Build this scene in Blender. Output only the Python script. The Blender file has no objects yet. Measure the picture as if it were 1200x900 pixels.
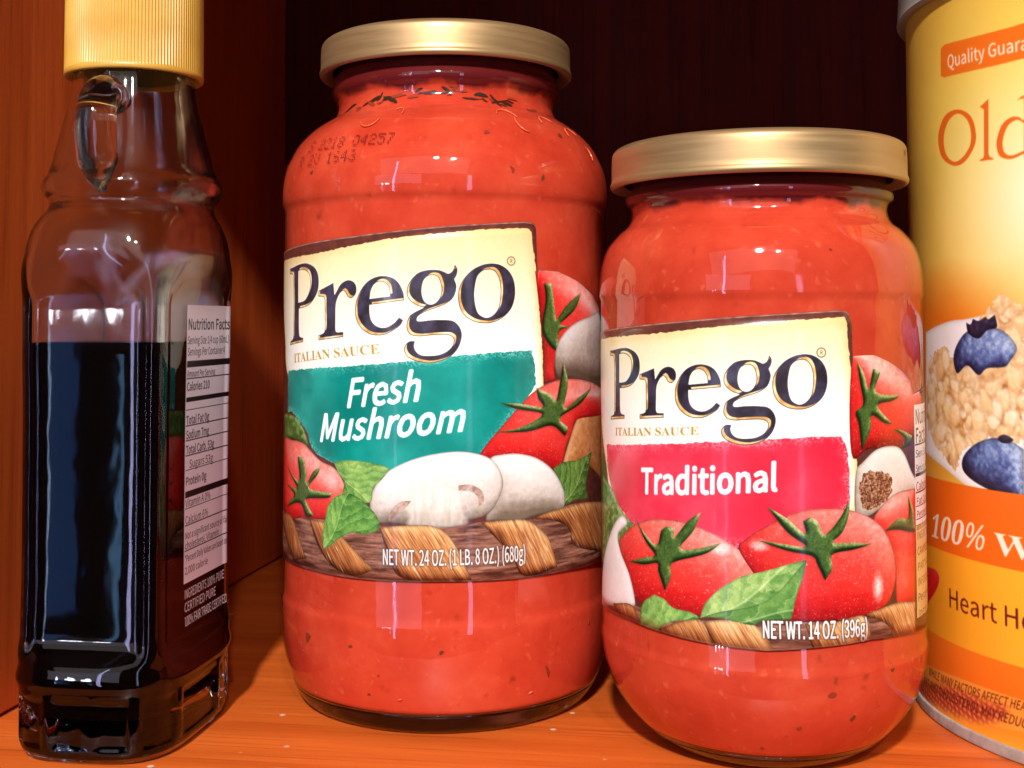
import bpy, bmesh, math, random
import numpy as np
from mathutils import Matrix, Vector

random.seed(7)
R = math.radians
MM = 0.001
S = bpy.context.scene
C = S.collection

# ------------------------------------------------------------------ camera, world, lamps, exposure
cam = bpy.data.cameras.new('camera')
cam.sensor_width = 36.0
cam.lens = 42.262
cam.shift_y = -0.1021
cam.clip_start = 0.01
cam.clip_end = 50
co = bpy.data.objects.new('camera', cam)
C.objects.link(co)
co.matrix_world = Matrix.Translation((0, 0, 0.096072)) @ Matrix.Rotation(R(90 + 2.133), 4, 'X') @ Matrix.Rotation(R(-0.14), 4, 'Z')
S.camera = co

W = bpy.data.worlds.new('World')
S.world = W
W.use_nodes = True
W.node_tree.nodes['Background'].inputs[0].default_value = (0.62, 0.52, 0.5, 1)
W.node_tree.nodes['Background'].inputs[1].default_value = 0.02


def lamp(name, loc, target, size, power, color, shape='DISK', size_y=None):
    d = bpy.data.lights.new(name, 'AREA')
    d.shape = shape
    d.size = size
    if size_y:
        d.size_y = size_y
    d.energy = power
    d.color = color
    o = bpy.data.objects.new(name, d)
    C.objects.link(o)
    o.location = loc
    o.rotation_euler = (Vector(target) - Vector(loc)).to_track_quat('-Z', 'Y').to_euler()
    return o


# two bulbs of a ceiling fitting behind the camera, the door frame and window of the room, its pale ceiling
lamp('ceiling_bulb', (-0.10, -0.60, 0.685), (0, .32, .1), 0.06, 15.8, (1, .96, .91))
lamp('ceiling_bulb', (0.12, -0.62, 0.66), (0, .32, .1), 0.035, 2.6, (1, .93, .84))
lamp('door_frame_light', (-0.97, -1.24, 0.25), (0, .32, .1), 0.05, 2.6, (.55, .55, 1.0), 'RECTANGLE', 1.5)
lamp('window_light', (-1.225, -1.225, -0.12), (-.09, .29, .1), 0.070, 0.10, (.12, .34, 1.0), 'RECTANGLE', 0.42)
lamp('window_light', (-1.262, -1.195, -0.12), (-.09, .29, .1), 0.012, 0.16, (.45, .62, 1.0), 'RECTANGLE', 0.46)
lamp('window_light', (-1.125, -1.300, -0.20), (-.09, .29, .1), 0.018, 0.08, (.25, .55, 1.0), 'RECTANGLE', 0.40)
for wx, wy in ((-1.255, -1.21), (-1.19, -1.26), (-1.14, -1.29)):
    lamp('window_pane_light', (wx, wy, 0.145), (-.09, .29, .1), 0.030, 0.32, (.88, .9, 1.0), 'ELLIPSE', 0.085)
lamp('window_light', (0.56, -1.40, 0.05), (0, .32, .1), 0.11, 1.4, (.6, .6, 1.0), 'RECTANGLE', 0.8)
lamp('lit_room_wall', (-1.0, -1.45, 0.34), (-.1, .3, .1), 1.1, 1.7, (.86, .78, 1.0), 'RECTANGLE', 0.42)
lamp('lit_room_wall', (-0.45, -1.60, 0.98), (-.1, .3, .1), 2.3, 4.6, (1, .88, .88), 'RECTANGLE', 0.8)

S.view_settings.view_transform = 'Standard'
S.view_settings.look = 'None'
S.view_settings.gamma = 1
S.view_settings.exposure = 0.0
S.cycles.use_denoising = True
S.cycles.max_bounces = 14
S.cycles.transmission_bounces = 12
S.cycles.transparent_max_bounces = 16
S.cycles.sample_clamp_indirect = 6.0

# ------------------------------------------------------------------ helpers: objects
def link(name, me, mat=None, parent=None):
    o = bpy.data.objects.new(name, me)
    C.objects.link(o)
    if mat:
        me.materials.append(mat)
    if parent:
        o.parent = parent
    return o


def thing(name, label, cat, loc, rz=0.0):
    o = bpy.data.objects.new(name, None)
    o.empty_display_size = 0.02
    C.objects.link(o)
    o.location = loc
    o.rotation_euler = (0, 0, rz)
    o['label'] = label
    o['category'] = cat
    return o


def mesh(name, verts, faces, smooth=True):
    me = bpy.data.meshes.new(name)
    me.from_pydata([tuple(v) for v in verts], [], faces)
    if smooth:
        me.polygons.foreach_set('use_smooth', [True] * len(me.polygons))
    me.update()
    return me


def curve_pts(P, n=5, closed=False):
    """Catmull-Rom through points; a point with a third item is a corner."""
    A = [np.array(p[:2], float) for p in P]
    c = [len(p) > 2 for p in P]
    N = len(A)
    out = []
    for i in range(N if closed else N - 1):
        p0, p1 = A[i], A[(i + 1) % N]
        d = p1 - p0
        if c[i] or (not closed and i == 0):
            m0 = d
        else:
            m0 = (p1 - A[i - 1]) * .5
        if c[(i + 1) % N] or (not closed and i == N - 2):
            m1 = d
        else:
            m1 = (A[(i + 2) % N] - p0) * .5
        if c[i] and c[(i + 1) % N]:
            out.append(p0)
            continue
        for j in range(n):
            t = j / n
            out.append((2*t**3 - 3*t*t + 1)*p0 + (t**3 - 2*t*t + t)*m0 + (-2*t**3 + 3*t*t)*p1 + (t**3 - t*t)*m1)
    if not closed:
        out.append(A[-1])
    return np.array(out)


def lathe(name, prof, seg=128, n=4, close=False, wob=None):
    """Surface of revolution from (radius mm, height mm) points."""
    P = curve_pts(prof, n)
    if close:
        P = np.vstack([P, P[:1]])
    vs, fs = [], []
    for r, h in P:
        for k in range(seg):
            a = 2*math.pi*k/seg
            rr = r if wob is None else r + wob(a, h)
            vs.append((rr*math.sin(a)*MM, -rr*math.cos(a)*MM, h*MM))
    for i in range(len(P) - 1):
        for k in range(seg):
            a, b = i*seg + k, i*seg + (k + 1) % seg
            fs.append((a, b, b + seg, a + seg))
    me = mesh(name, vs, fs)
    bm = bmesh.new()
    bm.from_mesh(me)
    bmesh.ops.remove_doubles(bm, verts=bm.verts, dist=1e-6)
    bmesh.ops.recalc_face_normals(bm, faces=bm.faces)
    bm.to_mesh(me)
    bm.free()
    return me


def box(name, x0, x1, y0, y1, z0, z1, bev=0.0):
    bm = bmesh.new()
    bmesh.ops.create_cube(bm, size=1)
    for v in bm.verts:
        v.co = ((x0 + x1)/2 + v.co.x*(x1 - x0), (y0 + y1)/2 + v.co.y*(y1 - y0), (z0 + z1)/2 + v.co.z*(z1 - z0))
    if bev:
        bmesh.ops.bevel(bm, geom=bm.edges[:], offset=bev, segments=2, affect='EDGES')
    me = bpy.data.meshes.new(name)
    bm.to_mesh(me)
    bm.free()
    return me


def tube(name, path, radii, seg=14):
    """Round bar along a list of points (metres), one radius per point, capped ends."""
    P = [Vector(p) for p in path]
    vs, fs = [], []
    up = Vector((1, 0, 0))
    for i, p in enumerate(P):
        t = (P[min(i + 1, len(P) - 1)] - P[max(i - 1, 0)]).normalized()
        s = up - t*up.dot(t)
        s.normalize()
        q = t.cross(s)
        for k in range(seg):
            a = 2*math.pi*k/seg
            vs.append(p + (s*math.cos(a) + q*math.sin(a))*radii[i])
    for i in range(len(P) - 1):
        for k in range(seg):
            a, b = i*seg + k, i*seg + (k + 1) % seg
            fs.append((a, b, b + seg, a + seg))
    fs.append(tuple(range(seg)))
    fs.append(tuple(range((len(P)-1)*seg, len(P)*seg))[::-1])
    me = mesh(name, vs, fs)
    bm = bmesh.new()
    bm.from_mesh(me)
    bmesh.ops.recalc_face_normals(bm, faces=bm.faces)
    bm.to_mesh(me)
    bm.free()
    return me


# ------------------------------------------------------------------ helpers: materials
def mat(name):
    m = bpy.data.materials.new(name)
    m.use_nodes = True
    nt = m.node_tree
    return m, nt, nt.nodes['Principled BSDF']


def node(nt, typ, **kw):
    n = nt.nodes.new(typ)
    for k, v in kw.items():
        if k in n.inputs:
            n.inputs[k].default_value = v
        else:
            setattr(n, k, v)
    return n


def ramp(nt, fac, stops):
    r = nt.nodes.new('ShaderNodeValToRGB')
    e = r.color_ramp.elements
    while len(e) < len(stops):
        e.new(0.5)
    for i, (p, c) in enumerate(stops):
        e[i].position = p
        e[i].color = (*c, 1)
    nt.links.new(fac, r.inputs[0])
    return r.outputs[0]


def coords(nt, scale=(1, 1, 1), rot=(0, 0, 0)):
    t = nt.nodes.new('ShaderNodeTexCoord')
    m = nt.nodes.new('ShaderNodeMapping')
    m.inputs['Scale'].default_value = scale
    m.inputs['Rotation'].default_value = rot
    nt.links.new(t.outputs['Object'], m.inputs[0])
    return m.outputs[0]


def mix(nt, fac, a, b, typ='MIX'):
    m = nt.nodes.new('ShaderNodeMix')
    m.data_type = 'RGBA'
    m.blend_type = typ
    for sock, v in ((m.inputs[0], fac), (m.inputs[6], a), (m.inputs[7], b)):
        if isinstance(v, (int, float)):
            sock.default_value = v
        elif isinstance(v, tuple):
            sock.default_value = (*v, 1)
        else:
            nt.links.new(v, sock)
    return m.outputs[2]


def bump(nt, height, strength, dist=0.0005):
    b = node(nt, 'ShaderNodeBump', Strength=strength, Distance=dist)
    nt.links.new(height, b.inputs['Height'])
    return b.outputs[0]


def wood(name, dark, light, axis, rough=.38, crumbs=False):
    m, nt, p = mat(name)
    sc = {'x': (5, 70, 70), 'y': (70, 5, 70), 'z': (70, 70, 5)}[axis]
    n1 = node(nt, 'ShaderNodeTexNoise', Scale=1.0, Detail=7.0, Roughness=.62, Distortion=.4)
    nt.links.new(coords(nt, sc), n1.inputs['Vector'])
    sc2 = tuple(v*9 if v > 10 else v*2.2 for v in sc)
    n2 = node(nt, 'ShaderNodeTexNoise', Scale=1.0, Detail=4.0, Roughness=.7)
    nt.links.new(coords(nt, sc2), n2.inputs['Vector'])
    col = ramp(nt, n1.outputs[0], [(.3, dark), (.5, tuple((a+b)/2 for a, b in zip(dark, light))), (.68, light)])
    pores = ramp(nt, n2.outputs[0], [(.33, (.62, .55, .5)), (.47, (1, 1, 1))])
    col = mix(nt, .75, col, pores, 'MULTIPLY')
    if crumbs:
        v = node(nt, 'ShaderNodeTexVoronoi', Scale=85.0)
        nt.links.new(coords(nt), v.inputs['Vector'])
        big = node(nt, 'ShaderNodeTexNoise', Scale=26.0, Detail=2.0)
        nt.links.new(coords(nt), big.inputs['Vector'])
        a = ramp(nt, v.outputs['Distance'], [(.045, (1, 1, 1)), (.08, (0, 0, 0))])
        b = ramp(nt, big.outputs[0], [(.48, (0, 0, 0)), (.54, (1, 1, 1))])
        dust = mix(nt, 1.0, a, b, 'MULTIPLY')
        col = mix(nt, dust, col, (.75, .6, .42))
        sn = node(nt, 'ShaderNodeTexNoise', Scale=1.0, Detail=2.0)
        nt.links.new(coords(nt, (90, 1500, 90), (0, 0, R(-24))), sn.inputs['Vector'])
        sm = node(nt, 'ShaderNodeTexNoise', Scale=34.0, Detail=1.0)
        nt.links.new(coords(nt), sm.inputs['Vector'])
        c1 = ramp(nt, sn.outputs[0], [(.70, (0, 0, 0)), (.74, (.5, .5, .5))])
        c2 = ramp(nt, sm.outputs[0], [(.58, (0, 0, 0)), (.63, (1, 1, 1))])
        col = mix(nt, mix(nt, 1.0, c1, c2, 'MULTIPLY'), col, (.8, .5, .25))
    nt.links.new(col, p.inputs['Base Color'])
    p.inputs['Roughness'].default_value = rough
    p.inputs['Specular IOR Level'].default_value = .35
    rr = ramp(nt, n1.outputs[0], [(.3, (rough*.8,)*3), (.7, (rough*1.25,)*3)])
    nt.links.new(rr, p.inputs['Roughness'])
    nt.links.new(bump(nt, n2.outputs[0], .25, .0003), p.inputs['Normal'])
    return m


def thin_glass(name):
    m, nt, p = mat(name)
    nt.nodes.remove(p)
    out = nt.nodes['Material Output']
    tr = node(nt, 'ShaderNodeBsdfTransparent', Color=(.98, .985, .98, 1))
    gl = node(nt, 'ShaderNodeBsdfGlossy', Color=(1, 1, 1, 1), Roughness=.02)
    sm = node(nt, 'ShaderNodeTexNoise', Scale=75.0, Detail=5.0, Roughness=.7, Distortion=1.2)
    nt.links.new(coords(nt), sm.inputs['Vector'])
    nt.links.new(ramp(nt, sm.outputs[0], [(.45, (.018,)*3), (.7, (.16,)*3)]), gl.inputs['Roughness'])
    fr = node(nt, 'ShaderNodeFresnel', IOR=1.52)
    geo = nt.nodes.new('ShaderNodeNewGeometry')
    mr = node(nt, 'ShaderNodeMapRange')          # same index from both sides: a thin wall, no total reflection inside it
    mr.inputs[3].default_value = 1.52
    mr.inputs[4].default_value = 1/1.52
    nt.links.new(geo.outputs['Backfacing'], mr.inputs[0])
    nt.links.new(mr.outputs[0], fr.inputs[0])
    n = node(nt, 'ShaderNodeTexNoise', Scale=22.0, Detail=3.0, Roughness=.5)
    nt.links.new(coords(nt, (1, 1, 1.6)), n.inputs['Vector'])
    n2 = node(nt, 'ShaderNodeTexNoise', Scale=420.0, Detail=1.0)
    nt.links.new(coords(nt), n2.inputs['Vector'])
    b1 = node(nt, 'ShaderNodeBump', Strength=.3, Distance=.0018)
    nt.links.new(n.outputs[0], b1.inputs['Height'])
    b2 = node(nt, 'ShaderNodeBump', Strength=.05, Distance=.0002)
    nt.links.new(n2.outputs[0], b2.inputs['Height'])
    nt.links.new(b1.outputs[0], b2.inputs['Normal'])
    nt.links.new(b2.outputs[0], gl.inputs['Normal'])
    nt.links.new(b1.outputs[0], fr.inputs['Normal'])
    mx = nt.nodes.new('ShaderNodeMixShader')
    nt.links.new(fr.outputs[0], mx.inputs[0])
    nt.links.new(tr.outputs[0], mx.inputs[1])
    nt.links.new(gl.outputs[0], mx.inputs[2])
    nt.links.new(mx.outputs[0], out.inputs[0])
    return m


def solid_glass(name, color=(1, 1, 1), rough=0.0, wavy=.12):
    m, nt, p = mat(name)
    nt.nodes.remove(p)
    g = node(nt, 'ShaderNodeBsdfGlass', Color=(*color, 1), Roughness=rough, IOR=1.5)
    n = node(nt, 'ShaderNodeTexNoise', Scale=60.0, Detail=3.0)
    nt.links.new(coords(nt, (1, 1, .6)), n.inputs['Vector'])
    nt.links.new(bump(nt, n.outputs[0], wavy, .001), g.inputs['Normal'])
    nt.links.new(g.outputs[0], nt.nodes['Material Output'].inputs[0])
    return m


def plain(name, color, rough=.5, metal=0.0, spec=.5, coat=0.0):
    m, nt, p = mat(name)
    p.inputs['Base Color'].default_value = (*color, 1)
    p.inputs['Roughness'].default_value = rough
    p.inputs['Metallic'].default_value = metal
    p.inputs['Specular IOR Level'].default_value = spec
    p.inputs['Coat Weight'].default_value = coat
    p.inputs['Coat Roughness'].default_value = .04
    return m


def sauce_mat(name, top, seed):
    """Tomato puree: fine pulp, green and pale specks, a dried film above the fill line (top, mm), darkened by painted lid shade."""
    m, nt, p = mat(name)
    co_ = coords(nt)
    off = nt.nodes.new('ShaderNodeVectorMath')
    off.operation = 'ADD'
    off.inputs[1].default_value = (seed, seed*.7, seed*.3)
    nt.links.new(co_, off.inputs[0])
    vec = off.outputs[0]
    n1 = node(nt, 'ShaderNodeTexNoise', Scale=70.0, Detail=6.0, Roughness=.65)
    nt.links.new(vec, n1.inputs['Vector'])
    col = ramp(nt, n1.outputs[0], [(.24, (.46, .034, .013)), (.42, (.57, .050, .021)), (.56, (.62, .064, .028)), (.76, (.68, .100, .044))])
    wn = node(nt, 'ShaderNodeTexNoise', Scale=300.0, Detail=2.0)
    nt.links.new(vec, wn.inputs['Vector'])
    wv = node(nt, 'ShaderNodeVectorMath', operation='MULTIPLY_ADD')
    wv.inputs[1].default_value = (.004, .004, .004)
    nt.links.new(wn.outputs['Color'], wv.inputs[0])
    nt.links.new(vec, wv.inputs[2])
    vec = wv.outputs[0]
    n5 = node(nt, 'ShaderNodeTexNoise', Scale=26.0, Detail=3.0, Roughness=.6, Distortion=.8)
    nt.links.new(vec, n5.inputs['Vector'])
    col = mix(nt, .5, col, ramp(nt, n5.outputs[0], [(.3, (.78, .66, .62)), (.6, (1, 1, 1))]), 'MULTIPLY')
    for sc, d0, d1, c, a, thr in ((150, .06, .2, (.16, .028, .008), .6, .92), (380, .05, .34, (.75, .17, .08), .45, .88), (300, .06, .3, (.32, .024, .011), .45, .86), (520, .05, .36, (.70, .13, .06), .42, .82)):
        v = node(nt, 'ShaderNodeTexVoronoi', Scale=float(sc))
        nt.links.new(vec, v.inputs['Vector'])
        near = ramp(nt, v.outputs['Distance'], [(d0, (1, 1, 1)), (d1, (0, 0, 0))])
        sep = nt.nodes.new('ShaderNodeSeparateColor')
        nt.links.new(v.outputs['Color'], sep.inputs[0])
        pick = ramp(nt, sep.outputs[0], [(thr, (0, 0, 0)), (thr + .02, (a, a, a))])
        f = mix(nt, 1.0, near, pick, 'MULTIPLY')
        col = mix(nt, f, col, c)
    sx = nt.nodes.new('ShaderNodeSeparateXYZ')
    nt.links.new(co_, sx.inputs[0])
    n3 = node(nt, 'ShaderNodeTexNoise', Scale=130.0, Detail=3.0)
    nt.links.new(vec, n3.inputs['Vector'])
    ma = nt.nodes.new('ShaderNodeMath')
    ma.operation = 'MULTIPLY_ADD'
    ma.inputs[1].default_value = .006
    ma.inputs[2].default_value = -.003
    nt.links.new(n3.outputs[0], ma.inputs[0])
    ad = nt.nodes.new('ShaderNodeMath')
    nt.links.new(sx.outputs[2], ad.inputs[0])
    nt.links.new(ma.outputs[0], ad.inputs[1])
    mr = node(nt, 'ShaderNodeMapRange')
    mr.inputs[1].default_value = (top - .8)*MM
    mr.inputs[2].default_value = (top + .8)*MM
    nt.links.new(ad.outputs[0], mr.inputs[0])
    col = mix(nt, mr.outputs[0], col, (.11, .008, .009))  # maroon neck: residue film with the lid's shadow put into its colour
    nt.links.new(col, p.inputs['Base Color'])
    p.inputs['Roughness'].default_value = .6
    p.inputs['Specular IOR Level'].default_value = .05
    p.inputs['Subsurface Weight'].default_value = .25
    p.inputs['Subsurface Radius'].default_value = (1, .25, .1)
    p.inputs['Subsurface Scale'].default_value = .003
    return m


# ------------------------------------------------------------------ printed art (painted here into small pictures, in label millimetres)
ART = {
    'P': '-1923,3598c -1834,3606 -1737,3619 -1645,3628 -1563,3625 -1475,3597 -1424,3550 -1407,3483 -1419,3408 -1466,3347 -1527,3304 -1606,3282 -1712,3271c -1713,3193c -1711,3094 -1699,3050 -1666,3038 -1634,3037c -1635,3005c -1911,2977c -1904,3005c -1842,3025 -1827,3057 -1820,3226 -1818,3379 -1829,3532 -1854,3553 -1924,3557c',
    'Pi': '-1721,3573c -1660,3582 -1590,3572 -1538,3540 -1519,3473 -1539,3397 -1592,3342 -1641,3325 -1724,3316c',
    'r': '-1408,3403c -1322,3430 -1234,3460c -1223,3363c -1204,3386 -1166,3438 -1120,3468 -1072,3477 -1025,3459 -1004,3417 -1013,3370 -1051,3341 -1086,3353 -1108,3385 -1130,3401c -1166,3380 -1200,3327 -1212,3276 -1215,3181 -1216,3108 -1207,3083 -1183,3078 -1133,3081c -1133,3044c -1410,3018c -1409,3057c -1357,3069 -1332,3102 -1331,3249 -1333,3337 -1352,3357 -1409,3361c',
    'e': '-602,3317c -609,3378 -645,3449 -695,3487 -762,3502 -831,3495 -902,3462 -963,3400 -1005,3319 -1016,3247 -1006,3175 -961,3109 -889,3065 -812,3054 -744,3064 -677,3098 -633,3131 -611,3167c -641,3186c -684,3143 -736,3115 -788,3110 -838,3128 -873,3166 -888,3222 -889,3287c -787,3297 -697,3307',
    'ei': '-887,3330c -875,3395 -847,3442 -804,3462 -763,3457 -729,3426 -715,3384 -713,3348c',
    'g': '-206,3582c -189,3548 -195,3506 -214,3473c -198,3422 -208,3366 -236,3319 -291,3282 -355,3258 -429,3233 -485,3204 -503,3181 -500,3159 -467,3156 -393,3164 -301,3165 -228,3157 -183,3120 -162,3069 -166,3013 -194,2948 -249,2891 -323,2858 -415,2843 -507,2858 -573,2888 -603,2934 -596,2977 -562,3006 -520,3007c -528,2969 -511,2928 -470,2901 -405,2896 -331,2904 -267,2933 -230,2975 -222,3022 -243,3045 -284,3056 -394,3052 -487,3045 -553,3058 -581,3099 -580,3146 -561,3194 -523,3222 -471,3247 -443,3261c -503,3279 -555,3316 -578,3362 -573,3419 -539,3476 -483,3523 -408,3542 -334,3541 -289,3526 -257,3513 -224,3534',
    'gi': '-465,3401 -450,3463 -418,3496 -376,3505 -339,3491 -319,3449 -310,3394 -322,3337 -355,3295 -397,3281 -438,3299 -461,3345',
    'o': '75,3590 4,3578 -73,3540 -135,3480 -174,3410 -184,3334 -172,3257 -132,3194 -63,3153 13,3139 84,3145 163,3179 230,3241 264,3318 271,3402 255,3479 212,3542 146,3581',
    'oi': '46,3544 4,3533 -35,3494 -55,3418 -61,3348 -53,3271 -31,3212 14,3182 56,3182 99,3208 132,3256 147,3326 151,3396 141,3466 117,3518 82,3543',
    'lg2': '-1923,3598 -1911,2977 -1133,3044 271,3402 75,3590 -415,2844 -205,3582',
    'lg1': '-1901,4403 -1886,3628 -962,3740 756,4160 516,4418 -59,3489 167,4405',
    'L1top': '-1182,2292 -410,2341 35,2379 429,2408 474,2404 491,2385 502,2124 508,2181 625,2176 779,2130 935,2062 1020,1998 1085,1920',
    'L1bot': '-1017,740 -692,739 -406,733 34,736 359,732 657,733 974,722',
    'L2top': '-1215,1880 -649,1920 -245,1951 180,1976 220,1974 238,1960 252,1914 254,1784 258,1787 369,1789 498,1744 622,1682 657,1615 684,1617 792,1631 917,1640',
    'L2bot': '-1214,607 -971,628 -774,626 -481,605 -293,594 -121,589 88,603 326,617 542,610 810,586',
    'cream1': '-1138,2251c -695,2265 -410,2297 -177,2328 35,2347 261,2368 429,2375 465,2360c 479,2266 499,2124 515,1939 529,1783 533,1640c 519,1499 288,1341 34,1291 -407,1282 -977,1657 -1058,1837c -1182,2069c',
    'teal': '-978,1687c -643,1714 -409,1727 -191,1746 -21,1763 146,1780 319,1791 465,1798c 482,1727 488,1635c 443,1573 348,1478 259,1370 201,1288 34,1213 -249,1209 -478,1250 -676,1315 -743,1404 -898,1482 -987,1476c',
    'fresh': '-460,1529c -76,1569c -454,1662c',
    'mush': '-638,1360c 129,1429c -628,1490c',
    'ital1': '-880,1732c -268,1787c -884,1776c',
    'net1': '-256,809c 432,814c -257,880c',
    'reg1': '358,2219c 375,2220c',
    't1a': '487,2174c 586,2179 710,2158 837,2110 955,2045 1047,1970 1061,1802 754,1749 613,1738 606,1652c 537,1640c 529,1840',
    't1ac': '539,2118c 585,2119c 597,2054 614,1939c 698,2019 809,2079c 756,1998 665,1939 633,1918c 708,1910c 633,1882 633,1781c 584,1810 556,1839 529,1882 529,1939 548,2039',
    'm1a': '1064,1963 866,1954 731,1917 643,1853 607,1781 607,1710 632,1663 707,1663 805,1645 1057,1612',
    't1b': '204,1302 230,1357 303,1437 395,1532 476,1600 564,1639 684,1657 833,1644 969,1616 1069,1573 1066,1467 777,1457 728,1402 682,1333 661,1270 630,1237 544,1229 394,1267 288,1285',
    't1bc': '663,1744c 642,1651 612,1552 583,1582 493,1620c 502,1571 528,1527 395,1549 303,1553c 395,1521 527,1492 394,1434 259,1418c 442,1415 582,1436 672,1380c 694,1418 641,1472 804,1535 912,1608c 778,1559 668,1518 695,1635',
    'onion': '661,1263 705,1360 765,1457 861,1488 1067,1485c 1059,1118c 925,1194 802,1236 660,1220',
    'b1c': '591,1232c 661,1255 776,1259 908,1284c 874,1206 843,1121 873,1059c 749,1066 670,1053 650,1141',
    'm1b': '254,1300 317,1314 394,1314 492,1288 581,1232 639,1163 670,1096 659,1040 580,1027 474,1016 393,1001 273,1009 229,1018 258,1099 273,1167 259,1237',
    'm1c': '-322,1070 -310,1140 -249,1225 -147,1283 -35,1318 90,1334 187,1322 259,1292 302,1235 313,1166 287,1098 244,1045 173,1020 124,1019 117,997 34,985 -48,996 -132,997 -219,1003 -286,1002 -317,1028',
    'm1g1': '-226,1012c -212,1061 -168,1101 -115,1107c -147,1070 -182,1048 -204,1013c',
    'm1g2': '101,1177c 159,1180 212,1149 222,1101 195,1077c 190,1122 159,1147 103,1154c',
    'm1s': '-147,1118 -125,1036 -118,988 131,994 120,1063 90,1152 -21,1167',
    't1c': '-1087,1316 -896,1348 -771,1343 -715,1318 -618,1268 -534,1245 -487,1206 -445,1132 -477,1074 -533,1013 -616,990 -739,984 -1074,968',
    'stk1': '-1093,1469c -877,1468 -772,1416 -709,1316c -803,1341 -919,1347 -1087,1314c',
    't1cc': '-829,1272c -762,1271c -741,1207 -735,1150 -676,1213 -617,1239c -651,1194 -713,1131 -544,1122c -564,1097 -713,1080 -740,1063 -674,1001c -739,991 -807,1048 -997,1004c -939,1039 -872,1084 -993,1122c -835,1118 -1001,1218c -818,1156',
    'b1a': '-530,1270c -442,1283 -342,1280 -249,1266 -219,1251c -256,1204 -302,1161 -313,1098 -357,1089 -424,1105 -473,1123 -463,1180 -505,1226',
    'b1b': '-598,851c -605,906 -584,1008 -563,1066 -505,1113 -424,1126 -357,1095 -294,1043 -268,996c -286,961 -357,943 -423,945 -495,911 -552,870',
    'bk1': '-1182,967c -871,974 -616,990 -406,981 -248,986 -21,993 34,982 117,987 201,1005 317,1006 474,1002 580,1027 659,1043 800,1046 1046,1024c 1039,676c 473,680c -104,701c -593,696c -1183,667c',
    'w1a': '-1182,944c -914,968 -738,789c -868,755c',
    'w1b': '-712,980c -563,984c -423,882 -301,781c -406,745 -532,774 -638,860',
    'w1c': '-271,978c -175,991 -21,993 62,941 117,844 165,739c -21,730 -175,760 -226,854',
    'w1d': '204,1005c 317,1008 441,999 543,925 589,849 617,760c 424,741 362,830 287,918',
    'w1e': '457,1003c 580,1030 800,1046 1046,1021c 1041,766c 748,842 706,920 659,961 561,990',
    'cream2': '-1170,1848c -658,1877 -366,1904 -124,1926 116,1942 208,1948 227,1933c 234,1831 250,1662 260,1482 269,1302 269,1141c -251,1065 -885,1077 -1032,1288c -1157,1492 -1215,1695',
    'red2': '-1020,1369c -662,1401 -476,1417 -320,1433 -82,1448 61,1457 195,1460c 221,1400 230,1304 229,1196 210,1138c 105,1071 -87,1012 -204,997 -374,1021 -666,1025 -856,1101 -948,1179 -1008,1278',
    'trad': '-701,1187c -75,1240c -715,1293c',
    'ital2': '-904,1421c -396,1458c -904,1455c',
    'net2': '-143,641c 314,636c -144,711c',
    'reg2': '111,1802c 125,1802c',
    't2a': '-872,938 -819,998 -741,1047 -648,1081 -551,1093 -452,1087 -373,1064 -287,1028 -216,979 -164,898 -183,767 -377,715 -511,697 -669,708 -765,740 -809,821',
    't2ac': '-583,1043c -552,1065c -519,1056 -515,1020 -452,1093 -392,1137c -425,1059 -487,980 -400,987 -303,1018c -374,967 -502,924 -535,901 -536,852 -566,789c -600,868 -606,901 -685,883 -790,879c -685,913 -619,933 -675,987 -741,1079c -684,1023 -610,977',
    't2b': '-233,995 -204,1039 -133,1089 -39,1137 57,1163 171,1164 281,1140 373,1092 442,1019 483,918 477,833 437,766 366,727 303,710 -20,713 -89,759 -158,875',
    't2bc': '26,1116c 54,1131c 87,1113 115,1059 183,1122 232,1200c 224,1132 196,1068 153,1026 236,1022 342,1010c 250,993 149,978 148,922 115,873c 85,936 61,974 -40,996 -159,1036c -63,1025 37,1013 -39,1072 -118,1174c -39,1126 34,1064',
    'b2a': '-400,700c -376,763 -313,829 -229,883 -135,911 -29,943 39,960c 24,890 -1,819 -26,719c -137,711 -183,691 -278,705 -351,708',
    'b2f': '-400,700c -314,734 -183,767 -89,818 39,960c 24,890 -1,819 -26,719c -137,711 -183,691 -278,705 -351,708',
    'b2b': '-706,592c -710,663 -687,723 -625,765c -570,755 -525,726 -442,719 -393,699c -442,685 -511,673 -586,636 -627,592',
    'gar2': '-1214,590c -1115,801 -970,973 -885,1052 -831,1073 -800,1039 -880,982 -859,914 -786,825 -745,719 -766,689 -921,657',
    'stk2': '-1119,1224c -948,1179 -856,1101 -721,1030c -833,873c -1138,789c',
    't2c': '255,1783 369,1787 499,1742 651,1663 779,1593 721,1520 642,1437 511,1391 330,1401 241,1387',
    't2cc': '360,1733c 402,1720c 375,1635 535,1615c 474,1595 382,1577 472,1497c 416,1506 349,1539 340,1479 292,1397c 279,1505 265,1554 303,1589 289,1674 273,1770c 312,1709 331,1649',
    'st2': '482,1475c 536,1469 636,1438c 611,1402 529,1387c 571,1418 547,1444',
    'gar2b': '261,1302 299,1349 379,1399 490,1404 557,1369 621,1289 686,1220 552,1185 391,1150 325,1125 259,1129',
    'root2': '313,1306 377,1308 448,1285 462,1217 391,1162 311,1150 281,1194 282,1254',
    't2d': '349,1100 409,1167 507,1208 667,1210c 647,721c 495,734 479,918 424,1033',
    't2dc': '415,1056c 504,1098 587,1095 590,1187c 631,1133 644,1069 643,1026 503,1052',
    'bk2': '-1214,603c -956,669 -766,696 -511,685 -390,690 -278,705 -148,692 -20,713 303,721 475,749 647,728c 641,549c 99,547c -280,535c -670,546c -1214,535c',
    'w2a': '-938,666c -766,693 -706,601c -836,598c',
    'w2b': '-602,621c -469,682 -383,684 -328,566c -470,546c',
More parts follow.
